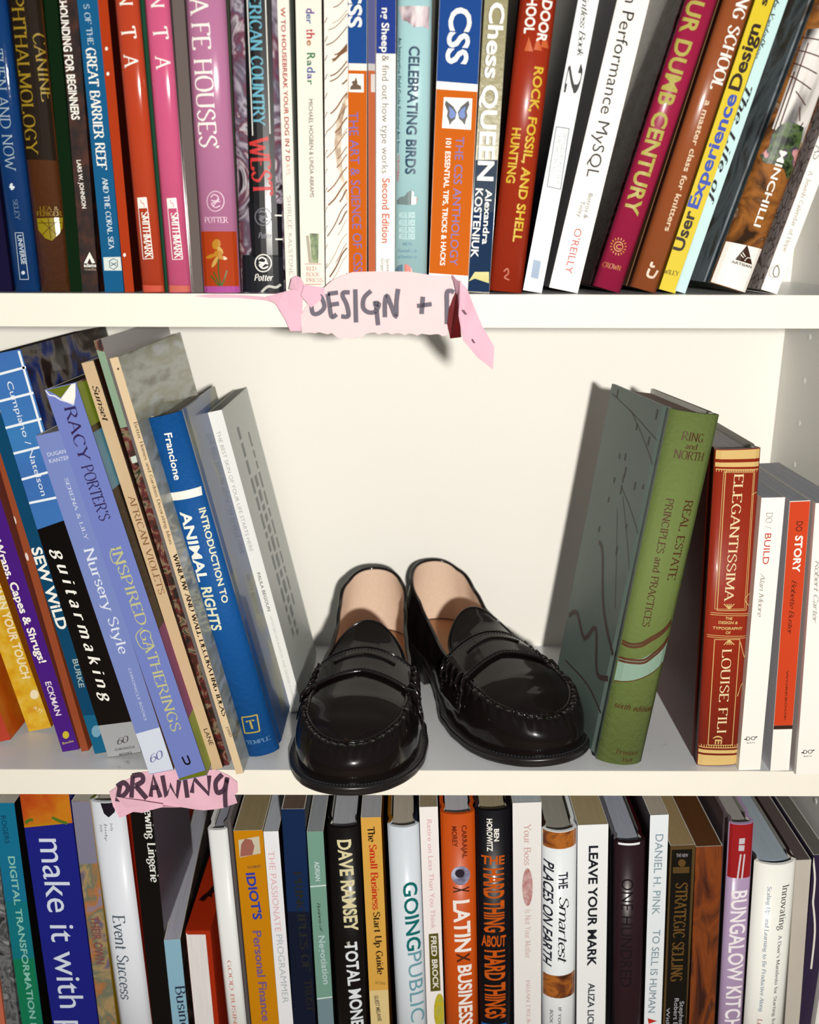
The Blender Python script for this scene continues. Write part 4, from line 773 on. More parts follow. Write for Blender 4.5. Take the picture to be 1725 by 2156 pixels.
T(b, 'THE PASSIONATE', 571, 1792, 586, 1962, 13, (240, 196, 200), 'sans'); T(b, 'PROGRAMMER', 588, 1968, 602, 2112, 13, (196, 204, 206), 'sans')
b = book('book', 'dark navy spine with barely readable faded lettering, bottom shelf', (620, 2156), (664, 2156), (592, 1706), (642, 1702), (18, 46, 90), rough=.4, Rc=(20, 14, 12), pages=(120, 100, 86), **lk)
band(b, (1920, 1920), (2400, 2400), (20, 28, 50)); T(b, 'PRINCIPLES OF', 626, 1836, 646, 2046, 16, (44, 46, 44), 'serifb', 2); T(b, 'TRUST', 648, 2062, 655, 2130, 16, (44, 42, 38), 'serifb', 2)
b = book('book', 'sage green narrow book with two white rules, left of the black one with cream capitals', (670, 2156), (704, 2156), (647, 1753), (680, 1750), (128, 174, 156), rough=.35, Rc=(40, 30, 24), pages=(176, 180, 186), **lk)
strokes(b, [[(650, 1867), (690, 1864)], [(667, 2103), (704, 2099)]], 3.5, (214, 232, 230), 'rule_line'); T(b, 'ADRIAN', 667, 1814, 670, 1855, 10, (206, 226, 226), 'bold'); T(b, 'Business of', 671, 1901, 677, 1962, 6, (50, 50, 44), 'script'); T(b, 'Negotiation', 677, 1970, 688, 2072, 13, (190, 216, 214), 'bold'); band(b, (2104, 2100), (2400, 2400), (126, 152, 160))
b = book('book', 'black hardcover with cream then white bold capitals, bottom shelf', (708, 2156), (777, 2156), (689, 1742), (758, 1735), (22, 18, 16), kind='hard', rough=.3, bulge=.003, pages=(196, 198, 206), **lk)
T(b, 'DAVE RAMSEY', 725, 1763, 741, 1955, 27, (236, 226, 180), 'black'); T(b, 'THE', 733, 1976, 736, 1986, 6, WHITE, 'black'); T(b, 'TOTAL MONEY', 739, 1978, 755, 2172, 24, (230, 236, 240), 'black')
b = book('book', 'yellow paperback with black and red condensed lettering, right of the black hardcover', (780, 2156), (822, 2156), (761, 1723), (801, 1720), (244, 186, 84), rough=.4, Rc=(150, 90, 10), pages=(190, 190, 196), **lk)
T(b, 'The', 781, 1741, 784, 1773, 15, (60, 40, 20), 'serifb'); T(b, 'Small Business', 785, 1778, 793, 1916, 15, (222, 50, 30), 'serifb'); T(b, 'Start Up Guide', 793, 1920, 802, 2052, 14, (60, 40, 20), 'serifb'); band(b, (2086, 2084), (2400, 2400), (240, 214, 150)); T(b, '2nd Edition', 790, 2068, 812, 2070, 8, (160, 130, 70), 'serif'); T(b, 'GUEST MELANIE', 792, 2096, 800, 2150, 8, (100, 90, 80), 'bold')
b = book('book', 'pale blue-grey hardcover with teal capitals reading down, bottom shelf centre', (837, 2156), (898, 2156), (815, 1738), (883, 1733), (220, 228, 236), kind='hard', rough=.3, bulge=.004, Lc=(150, 96, 20), pages=(206, 196, 180), Rc=(34, 40, 60), **lk)
T(b, 'GOING', 863, 1850, 872, 1994, 28, (24, 126, 126), 'bold'); T(b, 'PUBLIC', 873, 1998, 880, 2143, 28, (120, 176, 190), 'sans')
b = book('book', 'slim white book with faint pink capitals and an olive name box, bottom shelf', (899, 2156), (937, 2156), (884, 1701), (921, 1698), (246, 240, 238), rough=.4, Rc=(210, 180, 196), pages=(176, 160, 130), **lk)
T(b, 'Retire on Less Than You Think', 904, 1726, 913, 1956, 10, (236, 190, 196), 'sans'); Q(b, [(903, 1967), (923, 1965), (928, 2086), (907, 2088)], (104, 96, 30), 'name_box'); T(b, 'FRED BROCK', 913, 1971, 918, 2082, 11, (236, 232, 220), 'black', 2)
ell(b, 926, 2130, 12, 38, (206, 190, 30), 'yellow_shape', m=ramp_mat([(176, 150, 10), (222, 206, 40), (190, 190, 90)], 80, 5))
b = book('book', 'vivid orange book with white and dark bold capitals and a small globe, bottom centre', (938, 2156), (1009, 2156), (929, 1712), (998, 1708), (224, 92, 22), kind='hard', rough=.35, bulge=.003, pages=(206, 206, 214), **lk)
T(b, 'CARRAJAL', 977, 1733, 979, 1802, 10, (120, 44, 20), 'bold'); T(b, 'MOREY', 956, 1735, 958, 1778, 10, (120, 44, 20), 'bold'); ell(b, 970, 1838, 20, 20, (150, 150, 176), 'globe_mark', m=ramp_mat([(60, 50, 70), (150, 150, 180), (200, 206, 230)], 90, 3)); ell(b, 968, 1833, 10, 9, (50, 40, 56), 'globe_mark', 3)
T(b, 'X', 971, 1862, 971, 1874, 32, (80, 40, 30), 'black'); T(b, 'LATIN', 971, 1890, 975, 1998, 32, (248, 240, 234), 'black'); T(b, 'X', 975, 2001, 976, 2020, 26, (90, 44, 30), 'black'); T(b, 'BUSINESS', 978, 2026, 981, 2152, 27, (248, 240, 234), 'black')
b = book('book', 'black jacketed book packed with burnt-orange block capitals, bottom centre', (1010, 2156), (1078, 2156), (999, 1703), (1077, 1702), (18, 16, 22), kind='hard', rough=.35, bulge=.003, pages=(190, 176, 146), Lc=(60, 40, 50), **lk)
OR = (224, 100, 24)
T(b, 'BEN', 1045, 1740, 1045, 1766, 10, WHITE, 'black'); T(b, 'HOROWITZ', 1030, 1719, 1031, 1787, 11, WHITE, 'black'); T(b, 'THE', 1013, 1806, 1062, 1806, 20, OR, 'black'); T(b, 'ABOUT', 1014, 1976, 1065, 1976, 26, OR, 'black')
for s, y0, y1 in (('HARD', 1823, 1886), ('THING', 1891, 1957), ('HARD', 1995, 2058), ('THINGS', 2063, 2138)): T(b, s, 1039 + (y0 - 1820) / 80, y0, 1039 + (y1 - 1820) / 80, y1, 40, OR, 'black')
Q(b, [(1014, 2150), (1066, 2149), (1066, 2200), (1014, 2200)], (30, 110, 200), 'blue_patch', 2)
b = book('book', 'off-white book with faint rust lettering around a mottled oval, bottom centre', (1082, 2156), (1141, 2156), (1081, 1691), (1139, 1690), (238, 236, 234), rough=.4, pages=(196, 206, 212), **lk)
T(b, 'Your Boss', 1111, 1735, 1111, 1822, 14, (222, 180, 174), 'serif'); ell(b, 1111, 1868, 11, 40, (200, 150, 146), 'oval_mark', m=ramp_mat([(190, 120, 116), (226, 190, 186)], 200, 4)); T(b, 'Is Not Your Mother', 1112, 1915, 1112, 2018, 12, (226, 200, 196), 'serif'); T(b, 'BRIAN DRUM', 1112, 2064, 1113, 2160, 8, (226, 200, 196), 'serif')
b = book('book', 'white jacketed travel-like book with two rusty brown bands and black italics', (1142, 2156), (1211, 2156), (1142, 1742), (1215, 1744), (236, 240, 242), kind='hard', rough=.3, bulge=.005, pages=(176, 172, 162), Lc=(60, 40, 30), **lk)
rust = ramp_mat([(70, 34, 16), (130, 66, 24), (206, 120, 40), (96, 50, 24)], 70, 6, .6)
band(b, (1730, 1730), (1780, 1777), (130, 66, 24), m=rust, name='rust_band'); band(b, (2046, 2042), (2092, 2090), (130, 66, 24), m=rust, name='rust_band')
T(b, 'THE', 1184, 1828, 1184, 1862, 19, (40, 44, 60), 'bold'); T(b, 'Smartest', 1186, 1878, 1183, 2018, 20, (44, 44, 50), 'script'); T(b, 'PLACES ON EARTH', 1155, 1806, 1150, 2028, 19, (40, 44, 60), 'boldit'); T(b, 'IF YOU', 1177, 2110, 1176, 2150, 6, (60, 60, 80)); T(b, 'BOOK BY', 1160, 2118, 1159, 2160, 6, (60, 60, 80))
b = book('book', 'white paperback with bold black sans capitals, right of the rust-banded book', (1214, 2156), (1275, 2156), (1217, 1737), (1281, 1737), (242, 244, 244), rough=.4, pages=(190, 172, 130), Rc=(150, 156, 176), **lk)
T(b, 'LEAVE YOUR MARK', 1250, 1781, 1246, 2034, 18, (30, 34, 44), 'black'); T(b, 'ALIZA LICHT', 1246, 2070, 1243, 2176, 13, (50, 60, 70), 'bold')
b = book('book', 'dark maroon-black spine with near-invisible lettering and silvery head', (1288, 2156), (1355, 2156), (1297, 1770), (1357, 1768), (50, 30, 36), kind='hard', rough=.25, bulge=.003, pages=(184, 190, 206), Rc=(60, 14, 20), Lc=(120, 118, 126), **lk)
strokes(b, [[(1301, 1773), (1346, 1771)]], 6, (240, 240, 244), 'head_band'); T(b, 'ONE HUNDRED', 1320, 1845, 1316, 2072, 24, (34, 26, 32), 'sans')
b = book('book', 'white spine with spaced blue-grey capitals and a red wedge low down, bottom right', (1356, 2156), (1393, 2156), (1370, 1719), (1408, 1714), (236, 242, 246), rough=.4, pages=(196, 186, 170), Lc=(70, 50, 56), **lk)
T(b, 'DANIEL H. PINK', 1389, 1757, 1381, 1926, 16, (150, 172, 184), 'sans'); T(b, 'TO SELL IS HUMAN', 1383, 1958, 1372, 2132, 15, (140, 162, 176), 'sans'); Q(b, [(1364, 2144), (1384, 2150), (1366, 2156)], (214, 50, 30), 'red_wedge')
b = book('book', 'black spine framed in dull gold with bronze lettering, bottom right', (1397, 2156), (1445, 2156), (1411, 1781), (1466, 1779), (96, 74, 42), rough=.35, pages=(186, 160, 116), Rc=(130, 120, 100), **lk)
Q(b, [(1415, 1790), (1458, 1788), (1441, 2300), (1395, 2300)], (22, 18, 12), 'black_panel', 1); T(b, 'THE NEW', 1424, 1801, 1449, 1801, 8, (160, 150, 160), 'bold', 2); ell(b, 1436, 1817, 8, 8, (110, 80, 40), lev=2); Q(b, [(1417, 1826), (1452, 1825), (1451, 1838), (1417, 1839)], (100, 76, 40), lev=2)
T(b, 'STRATEGIC SELLING', 1436, 1858, 1424, 2066, 24, (120, 88, 44), 'serifb', 2); T(b, 'Robert B', 1425, 2102, 1422, 2160, 9, (190, 190, 200), 'sans', 2); T(b, 'Stephen', 1436, 2108, 1434, 2160, 9, (190, 190, 200), 'sans', 2); T(b, 'With', 1407, 2122, 1406, 2160, 7, (190, 190, 200), 'sans', 2)
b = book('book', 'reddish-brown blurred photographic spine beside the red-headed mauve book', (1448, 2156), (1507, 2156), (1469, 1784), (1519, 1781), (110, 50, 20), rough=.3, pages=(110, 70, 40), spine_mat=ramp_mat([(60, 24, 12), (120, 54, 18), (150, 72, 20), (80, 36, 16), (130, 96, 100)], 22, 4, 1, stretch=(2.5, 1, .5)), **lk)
b = book('book', 'mauve hardcover with red head and tall white outlined capitals, bottom right', (1517, 2156), (1559, 2156), (1532, 1733), (1593, 1731), (186, 160, 196), kind='hard', rough=.3, bulge=.002, pages=(180, 176, 170), Lc=(120, 104, 110), **lk)
band(b, (1700, 1700), (1846, 1845), (176, 34, 38)); strokes(b, [[(1558, 1795), (1551, 1847)], [(1566, 1795), (1560, 1847)]], 3.5, (214, 206, 210), 'rule_line', 2); Q(b, [(1555, 1762), (1567, 1761), (1566, 1773), (1554, 1774)], (206, 200, 206), 'square_mark', 2); Q(b, [(1554, 1776), (1566, 1776), (1565, 1788), (1553, 1788)], (206, 200, 206), 'square_mark', 2)
T(b, 'BUNGALOW KITCHENS', 1556, 1872, 1537, 2216, 31, (250, 242, 248), 'bold')
b = book('book', 'cream hardcover with rounded spine, dark board edges and small serif lettering, bottom right', (1566, 2156), (1651, 2156), (1591, 1810), (1676, 1814), (248, 248, 240), kind='hard', rough=.3, bulge=.005, pages=(186, 200, 212), Rc=(44, 30, 28), Lc=(70, 56, 60), top_in=.002, **lk)
T(b, 'Innovating', 1651, 1856, 1641, 1949, 15, (104, 96, 96), 'serif'); T(b, "A Doer's Manifesto for Starting from a", 1638, 1960, 1622, 2168, 7.5, (120, 110, 116), 'serif'); T(b, 'Scaling Up, and Learning to Be Productive Along', 1616, 1858, 1598, 2120, 7.5, (136, 160, 190), 'serif'); T(b, 'Luis', 1596, 2136, 1594, 2162, 9, (206, 90, 80), 'serif')
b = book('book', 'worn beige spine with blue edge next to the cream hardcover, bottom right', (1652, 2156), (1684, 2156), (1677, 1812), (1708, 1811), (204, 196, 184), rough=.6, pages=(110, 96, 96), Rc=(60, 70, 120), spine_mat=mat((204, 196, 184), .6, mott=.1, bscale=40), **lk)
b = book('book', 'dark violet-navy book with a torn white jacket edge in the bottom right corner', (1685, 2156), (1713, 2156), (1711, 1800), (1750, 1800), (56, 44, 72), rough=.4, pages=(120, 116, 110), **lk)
strokes(b, [[(1712, 1806), (1716, 1850), (1712, 1900)], [(1712, 1900), (1716, 1960), (1708, 2040)]], 4, (236, 230, 220), 'torn_jacket_edge', smooth=True)

# ================================================================ pink paper shelf labels
PINK = mat((246, 196, 214), 0.75, spec=0.1, mott=0.04, bscale=90)
PALE = mat((250, 220, 222), 0.75, spec=0.1, mott=0.03, bscale=90)
PBACK = mat((120, 20, 24), 0.6)
INK = mat((120, 114, 128), 0.6); INK2 = mat((92, 66, 84), 0.6)
def sheet(root, pts, m, name='paper_sheet', back=None, thick=0.00025, wav=0.0, sub=3):
    """one piece of torn paper; outline points (photo x, photo y, world Y of that corner)"""
    bm = bmesh.new(); vs = [bm.verts.new(atY(x, y, Y)) for x, y, Y in pts]
    f = bm.faces.new(vs)
    bmesh.ops.triangulate(bm, faces=[f]); 
    for _ in range(sub): bmesh.ops.subdivide_edges(bm, edges=bm.edges[:], cuts=1, use_grid_fill=False); bmesh.ops.triangulate(bm, faces=bm.faces[:])
    for v in bm.verts:
        if wav: v.co.y += wav * (math.sin(v.co.x * 190 + v.co.z * 240) + .5 * math.sin(v.co.x * 430 - v.co.z * 120))
    bmesh.ops.recalc_face_normals(bm, faces=bm.faces)
    if sum(f.normal.y for f in bm.faces) > 0: bmesh.ops.reverse_faces(bm, faces=bm.faces)
    L = root.location
    for v in bm.verts: v.co -= L
    o = obj(name, bm, [m, back or m], root)
    s = o.modifiers.new('t', 'SOLIDIFY'); s.thickness = thick; s.offset = -1; s.material_offset = 1 if back else 0
    return o
def ink(root, lines, w, m, Yf, name='marker_lettering'):
    V = []; F = []
    for ln in lines:
        p = smooth_pts(ln[1]) if ln[0] == 'c' else ln[1]
        ribbon(V, F, p, lambda a, c: w)
    bm = bmesh.new(); vs = [bm.verts.new(atY(x, y, Yf(x, y)) - root.location) for x, y in V]
    for f in F: bm.faces.new([vs[i] for i in f])
    return obj(name, bm, m, root)
def zz(pts, s, ox, oy): return [(x / s + ox, y / s + oy) for x, y in pts]
L1 = thing('paper_label', 'pale pink torn paper label with grey marker capitals hanging on the upper shelf edge', 'label', tuple(atY(780, 650, -0.001)), group='pink paper shelf labels')
Ym = lambda x, y: -0.0032 + (0.004 if y < 600 else 0) * (600 - y) / 30 * 0
random.seed(4)
lower = []
xs = list(range(960, 632, -9))
for i, x in enumerate(xs):
    t = (x - 633) / 330
    y = 698 + 8 * t + (3 if i % 3 == 0 else -2) * random.random() + (14 if 700 < x < 768 else (4 if x < 700 else 0)) * (0.6 + 0.4 * random.random())
    lower.append((x, y, -0.0034))
sheet(L1, [(683, 605, -.003), (700, 590, -.0026), (725, 578, -.0022), (742, 573, -.002), (800, 571, -.0019), (860, 572, -.0019), (900, 578, -.002), (925, 580, -.0022), (952, 579, -.0024), (957, 594, -.0028), (962, 610, -.0034), (955, 622, -.0036), (944, 655, -.0038), (946, 690, -.0038)] + lower[2:] + [(635, 690, -.0034), (633, 665, -.0034), (645, 645, -.0034), (670, 622, -.0034)], PALE, wav=.00015)
sheet(L1, [(683, 606, -.0036), (641, 599, -.006), (634, 622, -.006), (655, 648, -.0045), (684, 625, -.004)], PINK, 'torn_flap', PBACK, wav=.0004)
sheet(L1, [(609, 608, -.005), (614, 586, -.007), (622, 580, -.008), (632, 584, -.009), (641, 600, -.009), (628, 610, -.007)], PINK, 'torn_flap', PBACK, wav=.0005)
sheet(L1, [(560, 624, -.003), (600, 614, -.003), (640, 602, -.003), (638, 622, -.003), (632, 660, -.003), (634, 697, -.003), (612, 697, -.003), (600, 672, -.004), (582, 642, -.006)], PINK, 'torn_flap', wav=.0004)
sheet(L1, [(405, 623, -.0012), (450, 619, -.0012), (510, 621, -.0012), (562, 625, -.002), (585, 640, -.004), (560, 632, -.003), (500, 627, -.0016), (440, 627, -.0014)], PINK, 'torn_flap')
sheet(L1, [(962, 612, -.004), (968, 592, -.009), (970, 600, -.012), (967, 660, -.0125), (971, 710, -.0115), (948, 713, -.005), (942, 680, -.0045), (945, 650, -.0045)], PBACK, 'folded_end', PBACK, wav=.0005)
sheet(L1, [(952, 584, -.005), (953, 578, -.006), (962, 590, -.009), (968, 592, -.012), (972, 604, -.013), (968, 650, -.013), (962, 622, -.006), (958, 598, -.005)], PINK, 'folded_end', PBACK, wav=.0003)
sheet(L1, [(969, 592, -.0125), (982, 604, -.013), (996, 640, -.0145), (1018, 690, -.0155), (1041, 730, -.0165), (1038, 778, -.0165), (1005, 752, -.016), (975, 716, -.0145), (966, 665, -.013)], PINK, 'hanging_strip', wav=.0006)
for pts in ([(976, 652), (980, 658), (983, 662)], [(995, 714), (998, 720), (1001, 722)]): ink(L1, [('l', pts)], 2.4, mat((120, 70, 90), .6), lambda x, y: -.0185, 'ink_spot')
z5 = lambda P: zz(P, 3.45, 560, 540)
ink(L1, [('c', z5([(330, 350), (342, 412), (385, 412), (425, 368), (408, 305), (390, 285)])), ('l', z5([(525, 262), (450, 272)])), ('c', z5([(448, 270), (462, 350), (472, 420), (486, 440), (515, 420)])), ('l', z5([(462, 352), (532, 342)])),
         ('c', z5([(610, 262), (565, 262), (560, 292), (588, 350), (600, 432), (548, 435)])), ('l', z5([(650, 238), (656, 480)])), ('c', z5([(765, 250), (715, 300), (708, 370), (745, 405), (795, 400), (822, 345), (780, 345)])), ('c', z5([(800, 322), (806, 400), (816, 500)])),
         ('c', z5([(866, 442), (866, 340), (880, 285), (905, 340), (945, 438), (950, 330), (962, 235)])), ('l', z5([(1142, 292), (1132, 418)])), ('l', z5([(1100, 360), (1205, 346)])), ('c', z5([(1316, 492), (1316, 360), (1318, 262), (1345, 250), (1368, 262)]))],
    9.5, INK, lambda x, y: -.0042)
L2 = thing('paper_label', 'bright pink torn paper label with dark marker capitals on the lower shelf edge', 'label', tuple(atY(365, 1665, -0.001)), group='pink paper shelf labels')
sheet(L2, [(230, 1668, -.002), (262, 1645, -.002), (300, 1625, -.0012), (380, 1622, -.0012), (455, 1621, -.0012), (480, 1632, -.002), (500, 1648, -.003), (501, 1668, -.003), (488, 1680, -.002), (500, 1690, -.004), (470, 1702, -.002), (430, 1706, -.0015), (380, 1700, -.0015), (345, 1697, -.0035), (318, 1700, -.0015), (300, 1712, -.002), (280, 1710, -.002), (252, 1722, -.003), (238, 1698, -.003)], PINK, wav=.00025)
sheet(L2, [(244, 1678, -.004), (300, 1686, -.0045), (344, 1694, -.0045), (342, 1700, -.005), (305, 1708, -.0045), (262, 1700, -.004)], PINK, 'torn_flap', wav=.0002)
z10 = lambda P: zz(P, 3.45, 0, 1600)
ink(L2, [('l', z10([(872, 188), (852, 302)])), ('c', z10([(850, 196), (900, 168), (930, 205), (905, 252), (852, 282)])), ('l', z10([(965, 118), (955, 275)])), ('c', z10([(960, 120), (1025, 112), (1038, 155), (985, 190)])), ('l', z10([(985, 190), (1065, 282)])),
         ('l', z10([(1095, 268), (1112, 120), (1165, 272)])), ('l', z10([(1098, 205), (1150, 200)])), ('l', z10([(1180, 118), (1208, 266), (1236, 182), (1285, 272), (1302, 150)])), ('l', z10([(1342, 130), (1362, 275)])), ('l', z10([(1395, 240), (1412, 140), (1516, 250), (1520, 118)])),
         ('c', z10([(1615, 108), (1568, 165), (1580, 238), (1630, 215), (1652, 130)])), ('c', z10([(1650, 135), (1636, 240), (1640, 345)]))], 9.5, INK2, lambda x, y: -.0034)

# ================================================================ loafers
def leather():
    m = bpy.data.materials.new('black_polished_leather'); m.use_nodes = True; nt = m.node_tree; b = nt.nodes['Principled BSDF']
    b.inputs['Base Color'].default_value = (0.008, 0.0055, 0.005, 1); b.inputs['Roughness'].default_value = 0.22; b.inputs['Specular IOR Level'].default_value = 0.08
    b.inputs['Coat Weight'].default_value = 0.42; b.inputs['Coat Roughness'].default_value = 0.05
    tc = nt.nodes.new('ShaderNodeTexCoord'); n = nt.nodes.new('ShaderNodeTexNoise'); n.inputs['Scale'].default_value = 900; n.inputs['Detail'].default_value = 2
    bp = nt.nodes.new('ShaderNodeBump'); bp.inputs['Strength'].default_value = .04; bp.inputs['Distance'].default_value = .0003
    nt.links.new(tc.outputs['Object'], n.inputs['Vector']); nt.links.new(n.outputs['Fac'], bp.inputs['Height']); nt.links.new(bp.outputs['Normal'], b.inputs['Normal'])
    return m
LEA = leather(); SOLE = mat((0.012, 0.010, 0.010), 0.32, raw=True, key='sole'); LIN = mat((252, 220, 194), 0.6, bump=.2, bscale=500, mott=.08); INS = mat((214, 160, 118), 0.55); THR = mat((0.03, 0.03, 0.035), 0.3, raw=True, key='thr')
def interp(tab, t):
    if t <= tab[0][0]: return tab[0][1]
    for (a, va), (b, vb) in zip(tab, tab[1:]):
        if t <= b:
            f = (t - a) / (b - a); f = f * f * (3 - 2 * f) * .5 + f * .5
            return va + (vb - va) * f
    return tab[-1][1]
SL = 0.210
gO = [(0, .0620), (.04, .0600), (.08, .0575), (.14, .0555), (.2, .0530), (.3, .0480), (.4, .0425), (.5, .0365), (.6, .0338), (.7, .0345), (.8, .0390), (.9, .0480), (.96, .0560), (1, .0600)]
gE = [(0, .0500), (.06, .0490), (.12, .0465), (.2, .0405), (.3, .0345), (.4, .0322), (.5, .0308), (.6, .0285), (.7, .0285), (.8, .0320), (.9, .0400), (1, .0480)]
zE = [(0, .0310), (.1, .0355), (.2, .0390), (.3, .0400), (.4, .0420), (.48, .0430), (.56, .0450), (.7, .0520), (.82, .0625), (.92, .0730), (1, .0805)]
def zbot(t): return .0045 * max(0, (.24 - t) / .24) ** 2 + .017 * (1 / (1 + math.exp(-(t - .60) * 26)))
def O3(phi, side, grow=0.0, z=None):
    t = (1 - math.cos(phi)) / 2; s = math.sin(phi)
    x = s * interp(gO, t) * .985 + .0035 * side * math.sin(math.pi * min(1, t * 1.2)) * 1.0
    y = -SL / 2 + SL * t
    n = Vector((s, -math.cos(phi), 0)).normalized()
    return Vector((x + n.x * grow, y + n.y * grow, (zbot(t) + .0066) if z is None else z)), n, t
def E3(phi, side):
    t = (1 - math.cos(phi)) / 2; s = math.sin(phi)
    x = s * interp(gE, t) * .99 + .003 * side * math.sin(math.pi * min(1, t * 1.2))
    y = -SL / 2 + .0160 + (SL - .0230) * t
    return Vector((x, y, interp(zE, t)))
def dome(t): return interp([(0, .0025), (.08, .0045), (.2, .0068), (.35, .0095), (.5, .0135), (.6, .018)], t)
def plug_pt(t, u, side):
    """point of the vamp apron: t along, u in -1..1 across"""
    phi = math.acos(1 - 2 * t); a = E3(phi, side); b = E3(2 * math.pi - phi, side)
    c = (a + b) / 2; hx = (a.x - b.x) / 2
    return Vector((c.x + u * hx, c.y, c.z + dome(t) * (1 - abs(u) ** 2.2)))
def wall_pt(phi, q, side):
    """q 0 at the welt, 1 at the seam or topline"""
    o, n, t = O3(phi, side, -.003); e = E3(phi, side)
    dz = e.z - o.z; hor = Vector((o.x - e.x, o.y - e.y, 0))
    fr = max(0, min(1, (.42 - t) / .25))
    p1 = o + n * (.0025 + .002 * fr) + Vector((0, 0, dz * (.5 + .15 * fr)))
    p2 = e + hor * (.62 * fr) + n * (.003 * (1 - fr)) + Vector((0, 0, -.32 * dz * (1 - fr) + .0012 * fr))
    a = 1 - q
    p = o * a ** 3 + p1 * 3 * a * a * q + p2 * 3 * a * q * q + e * q ** 3
    if t < .33:
        k = phi if phi < math.pi else 2 * math.pi - phi
        amp = .0017 * max(0, min(1, (.33 - t) / .1)) * math.exp(-((q - .80) / .17) ** 2)
        arc = k * 27
        p += (n * .6 + Vector((0, 0, .8))) * amp * abs(math.sin(arc)) ** .7 * 1.3
    return p
def sec(t, q, side):
    """full cross-section over the shoe: |q|<=.5 apron, beyond it the wall down to the welt"""
    if abs(q) <= .5: return plug_pt(t, q * 2, side)
    phi = math.acos(1 - 2 * t)
    if q < 0: phi = 2 * math.pi - phi
    return wall_pt(phi, 1 - (abs(q) - .5) * 2, side)
def grid(bm, fn, nu, nv, closed_u=False, mi=0):
    R = [[bm.verts.new(fn(i, j)) for j in range(nv)] for i in range(nu)]
    for i in range(nu if closed_u else nu - 1):
        for j in range(nv - 1):
            try:
                f = bm.faces.new((R[i][j], R[(i + 1) % nu][j], R[(i + 1) % nu][j + 1], R[i][j + 1])); f.material_index = mi
            except ValueError: pass
    return R
def loafer(label, toe, heel, side):
    """toe, heel: world (x, y) of the sole tip and heel back"""
    c = Vector(((toe[0] + heel[0]) / 2, (toe[1] + heel[1]) / 2, 0.0003))
    ang = math.atan2(heel[1] - toe[1], heel[0] - toe[0]) - math.pi / 2
    r = thing('penny_loafer', label, 'shoe', c, (0, 0, ang), 'pair of black penny loafers')
    N = 360; ph = lambda i: 2 * math.pi * i / N
    # wall of the upper
    bm = bmesh.new(); grid(bm, lambda i, j: wall_pt(ph(i), j / 16, side), N, 17, True); bmesh.ops.remove_doubles(bm, verts=bm.verts, dist=1e-6); bmesh.ops.recalc_face_normals(bm, faces=bm.faces); obj('upper', bm, LEA, r, True)
    # apron / vamp plug
    bm = bmesh.new(); NT = 40
    grid(bm, lambda i, j: plug_pt(.0015 + (.44 - .0015) * (i / (NT - 1)) ** 1.4, -1 + 2 * j / 24, side), NT, 25); bmesh.ops.recalc_face_normals(bm, faces=bm.faces); obj('apron', bm, LEA, r, True)
    # moccasin seam bead with gathered stitches
    K = 150; P = []
    for i in range(K + 1):
        a = -1.0 + 2.0 * i / K; t = .40 * abs(a) ** 1.6; phi = math.acos(1 - 2 * max(t, 1e-5)); phi = phi if a >= 0 else 2 * math.pi - phi
        P.append(E3(phi, side) + Vector((0, 0, .0004)))
    bm = bmesh.new(); tube(bm, P, .0012, 8, rf=lambda i: .0009 + .0005 * abs(math.sin(i * 1.05))); obj('seam_bead', bm, LEA, r, True)
    bm = bmesh.new()
    for i in range(0, K, 4):
        a = -1.0 + 2.0 * i / K; t = .34 * abs(a) ** 1.6; phi = math.acos(1 - 2 * max(t, 1e-5)); phi = phi if a >= 0 else 2 * math.pi - phi
        e = E3(phi, side); w0 = wall_pt(phi, .93, side); w1 = wall_pt(phi, .8, side)
        tube(bm, [e + Vector((0, 0, .0008)), w0 + Vector((0, 0, .0003)), w1], .0005, 5)
    obj('gather_stitches', bm, LEA, r, True)
    # tongue
    bm = bmesh.new()
    t0, t1 = .36, .585
    def tg(i, j):
        a = 1 - (1 - i / 19) ** 2; t = t0 + (t1 - t0) * a; w = (1 - max(0, (a - .25) / .75) ** 2.6) ** .5 if a > .25 else 1; w = w if a < 1 else 0
        p = plug_pt(min(t, .6), (-1 + 2 * j / 16) * .93 * max(w, .02), side); p.z += .0012 + .0035 * a * a
        return p
    grid(bm, tg, 20, 17); bmesh.ops.recalc_face_normals(bm, faces=bm.faces)
    for f in bm.faces:
        if f.normal.z < 0: f.normal_flip()
    o = obj('tongue', bm, [LEA, LIN], r, True); s = o.modifiers.new('t', 'SOLIDIFY'); s.thickness = .0016; s.offset = -1; s.material_offset = 1; s.material_offset_rim = 0
    edge = [tg(19 - abs(19 - i) if i <= 19 else 38 - i, 16 if i <= 19 else 0) for i in range(39)]
    bm = bmesh.new(); tube(bm, edge, .0009, 6); obj('tongue_binding', bm, LEA, r, True)
    # saddle strap
    def st(q, a, lift):
        # a 0 front edge .. 1 rear edge
        aq = abs(q)
        tf = .292 + .034 * max(0, 1 - aq / .45) - .012 * max(0, (aq - .5) / .4)
        tr = .452 + .012 * (1 - min(1, aq / .5)) - .004 * max(0, (aq - .5) / .4)
        t = tf + (tr - tf) * a
        e = 1e-3
        p = sec(t, q, side); dq = sec(t, q + e, side) - sec(t, q - e, side); dt = sec(t + e, q, side) - sec(t - e, q, side)
        n = dt.cross(dq)
        n = n.normalized() if n.length > 0 else Vector((0, 0, 1))
        if n.z < -.2 or (n.z < .3 and n.x * q < 0): n = -n
        return p + n * lift
    bm = bmesh.new(); NQ = 64
    grid(bm, lambda i, j: st(-.86 + 1.72 * i / (NQ - 1), j / 10, .0024), NQ, 11); bmesh.ops.recalc_face_normals(bm, faces=bm.faces)
    if sum(f.normal.z for f in bm.faces) < 0: bmesh.ops.reverse_faces(bm, faces=bm.faces)
    o = obj('saddle_strap', bm, LEA, r, True); s = o.modifiers.new('t', 'SOLIDIFY'); s.thickness = .0018; s.offset = -1
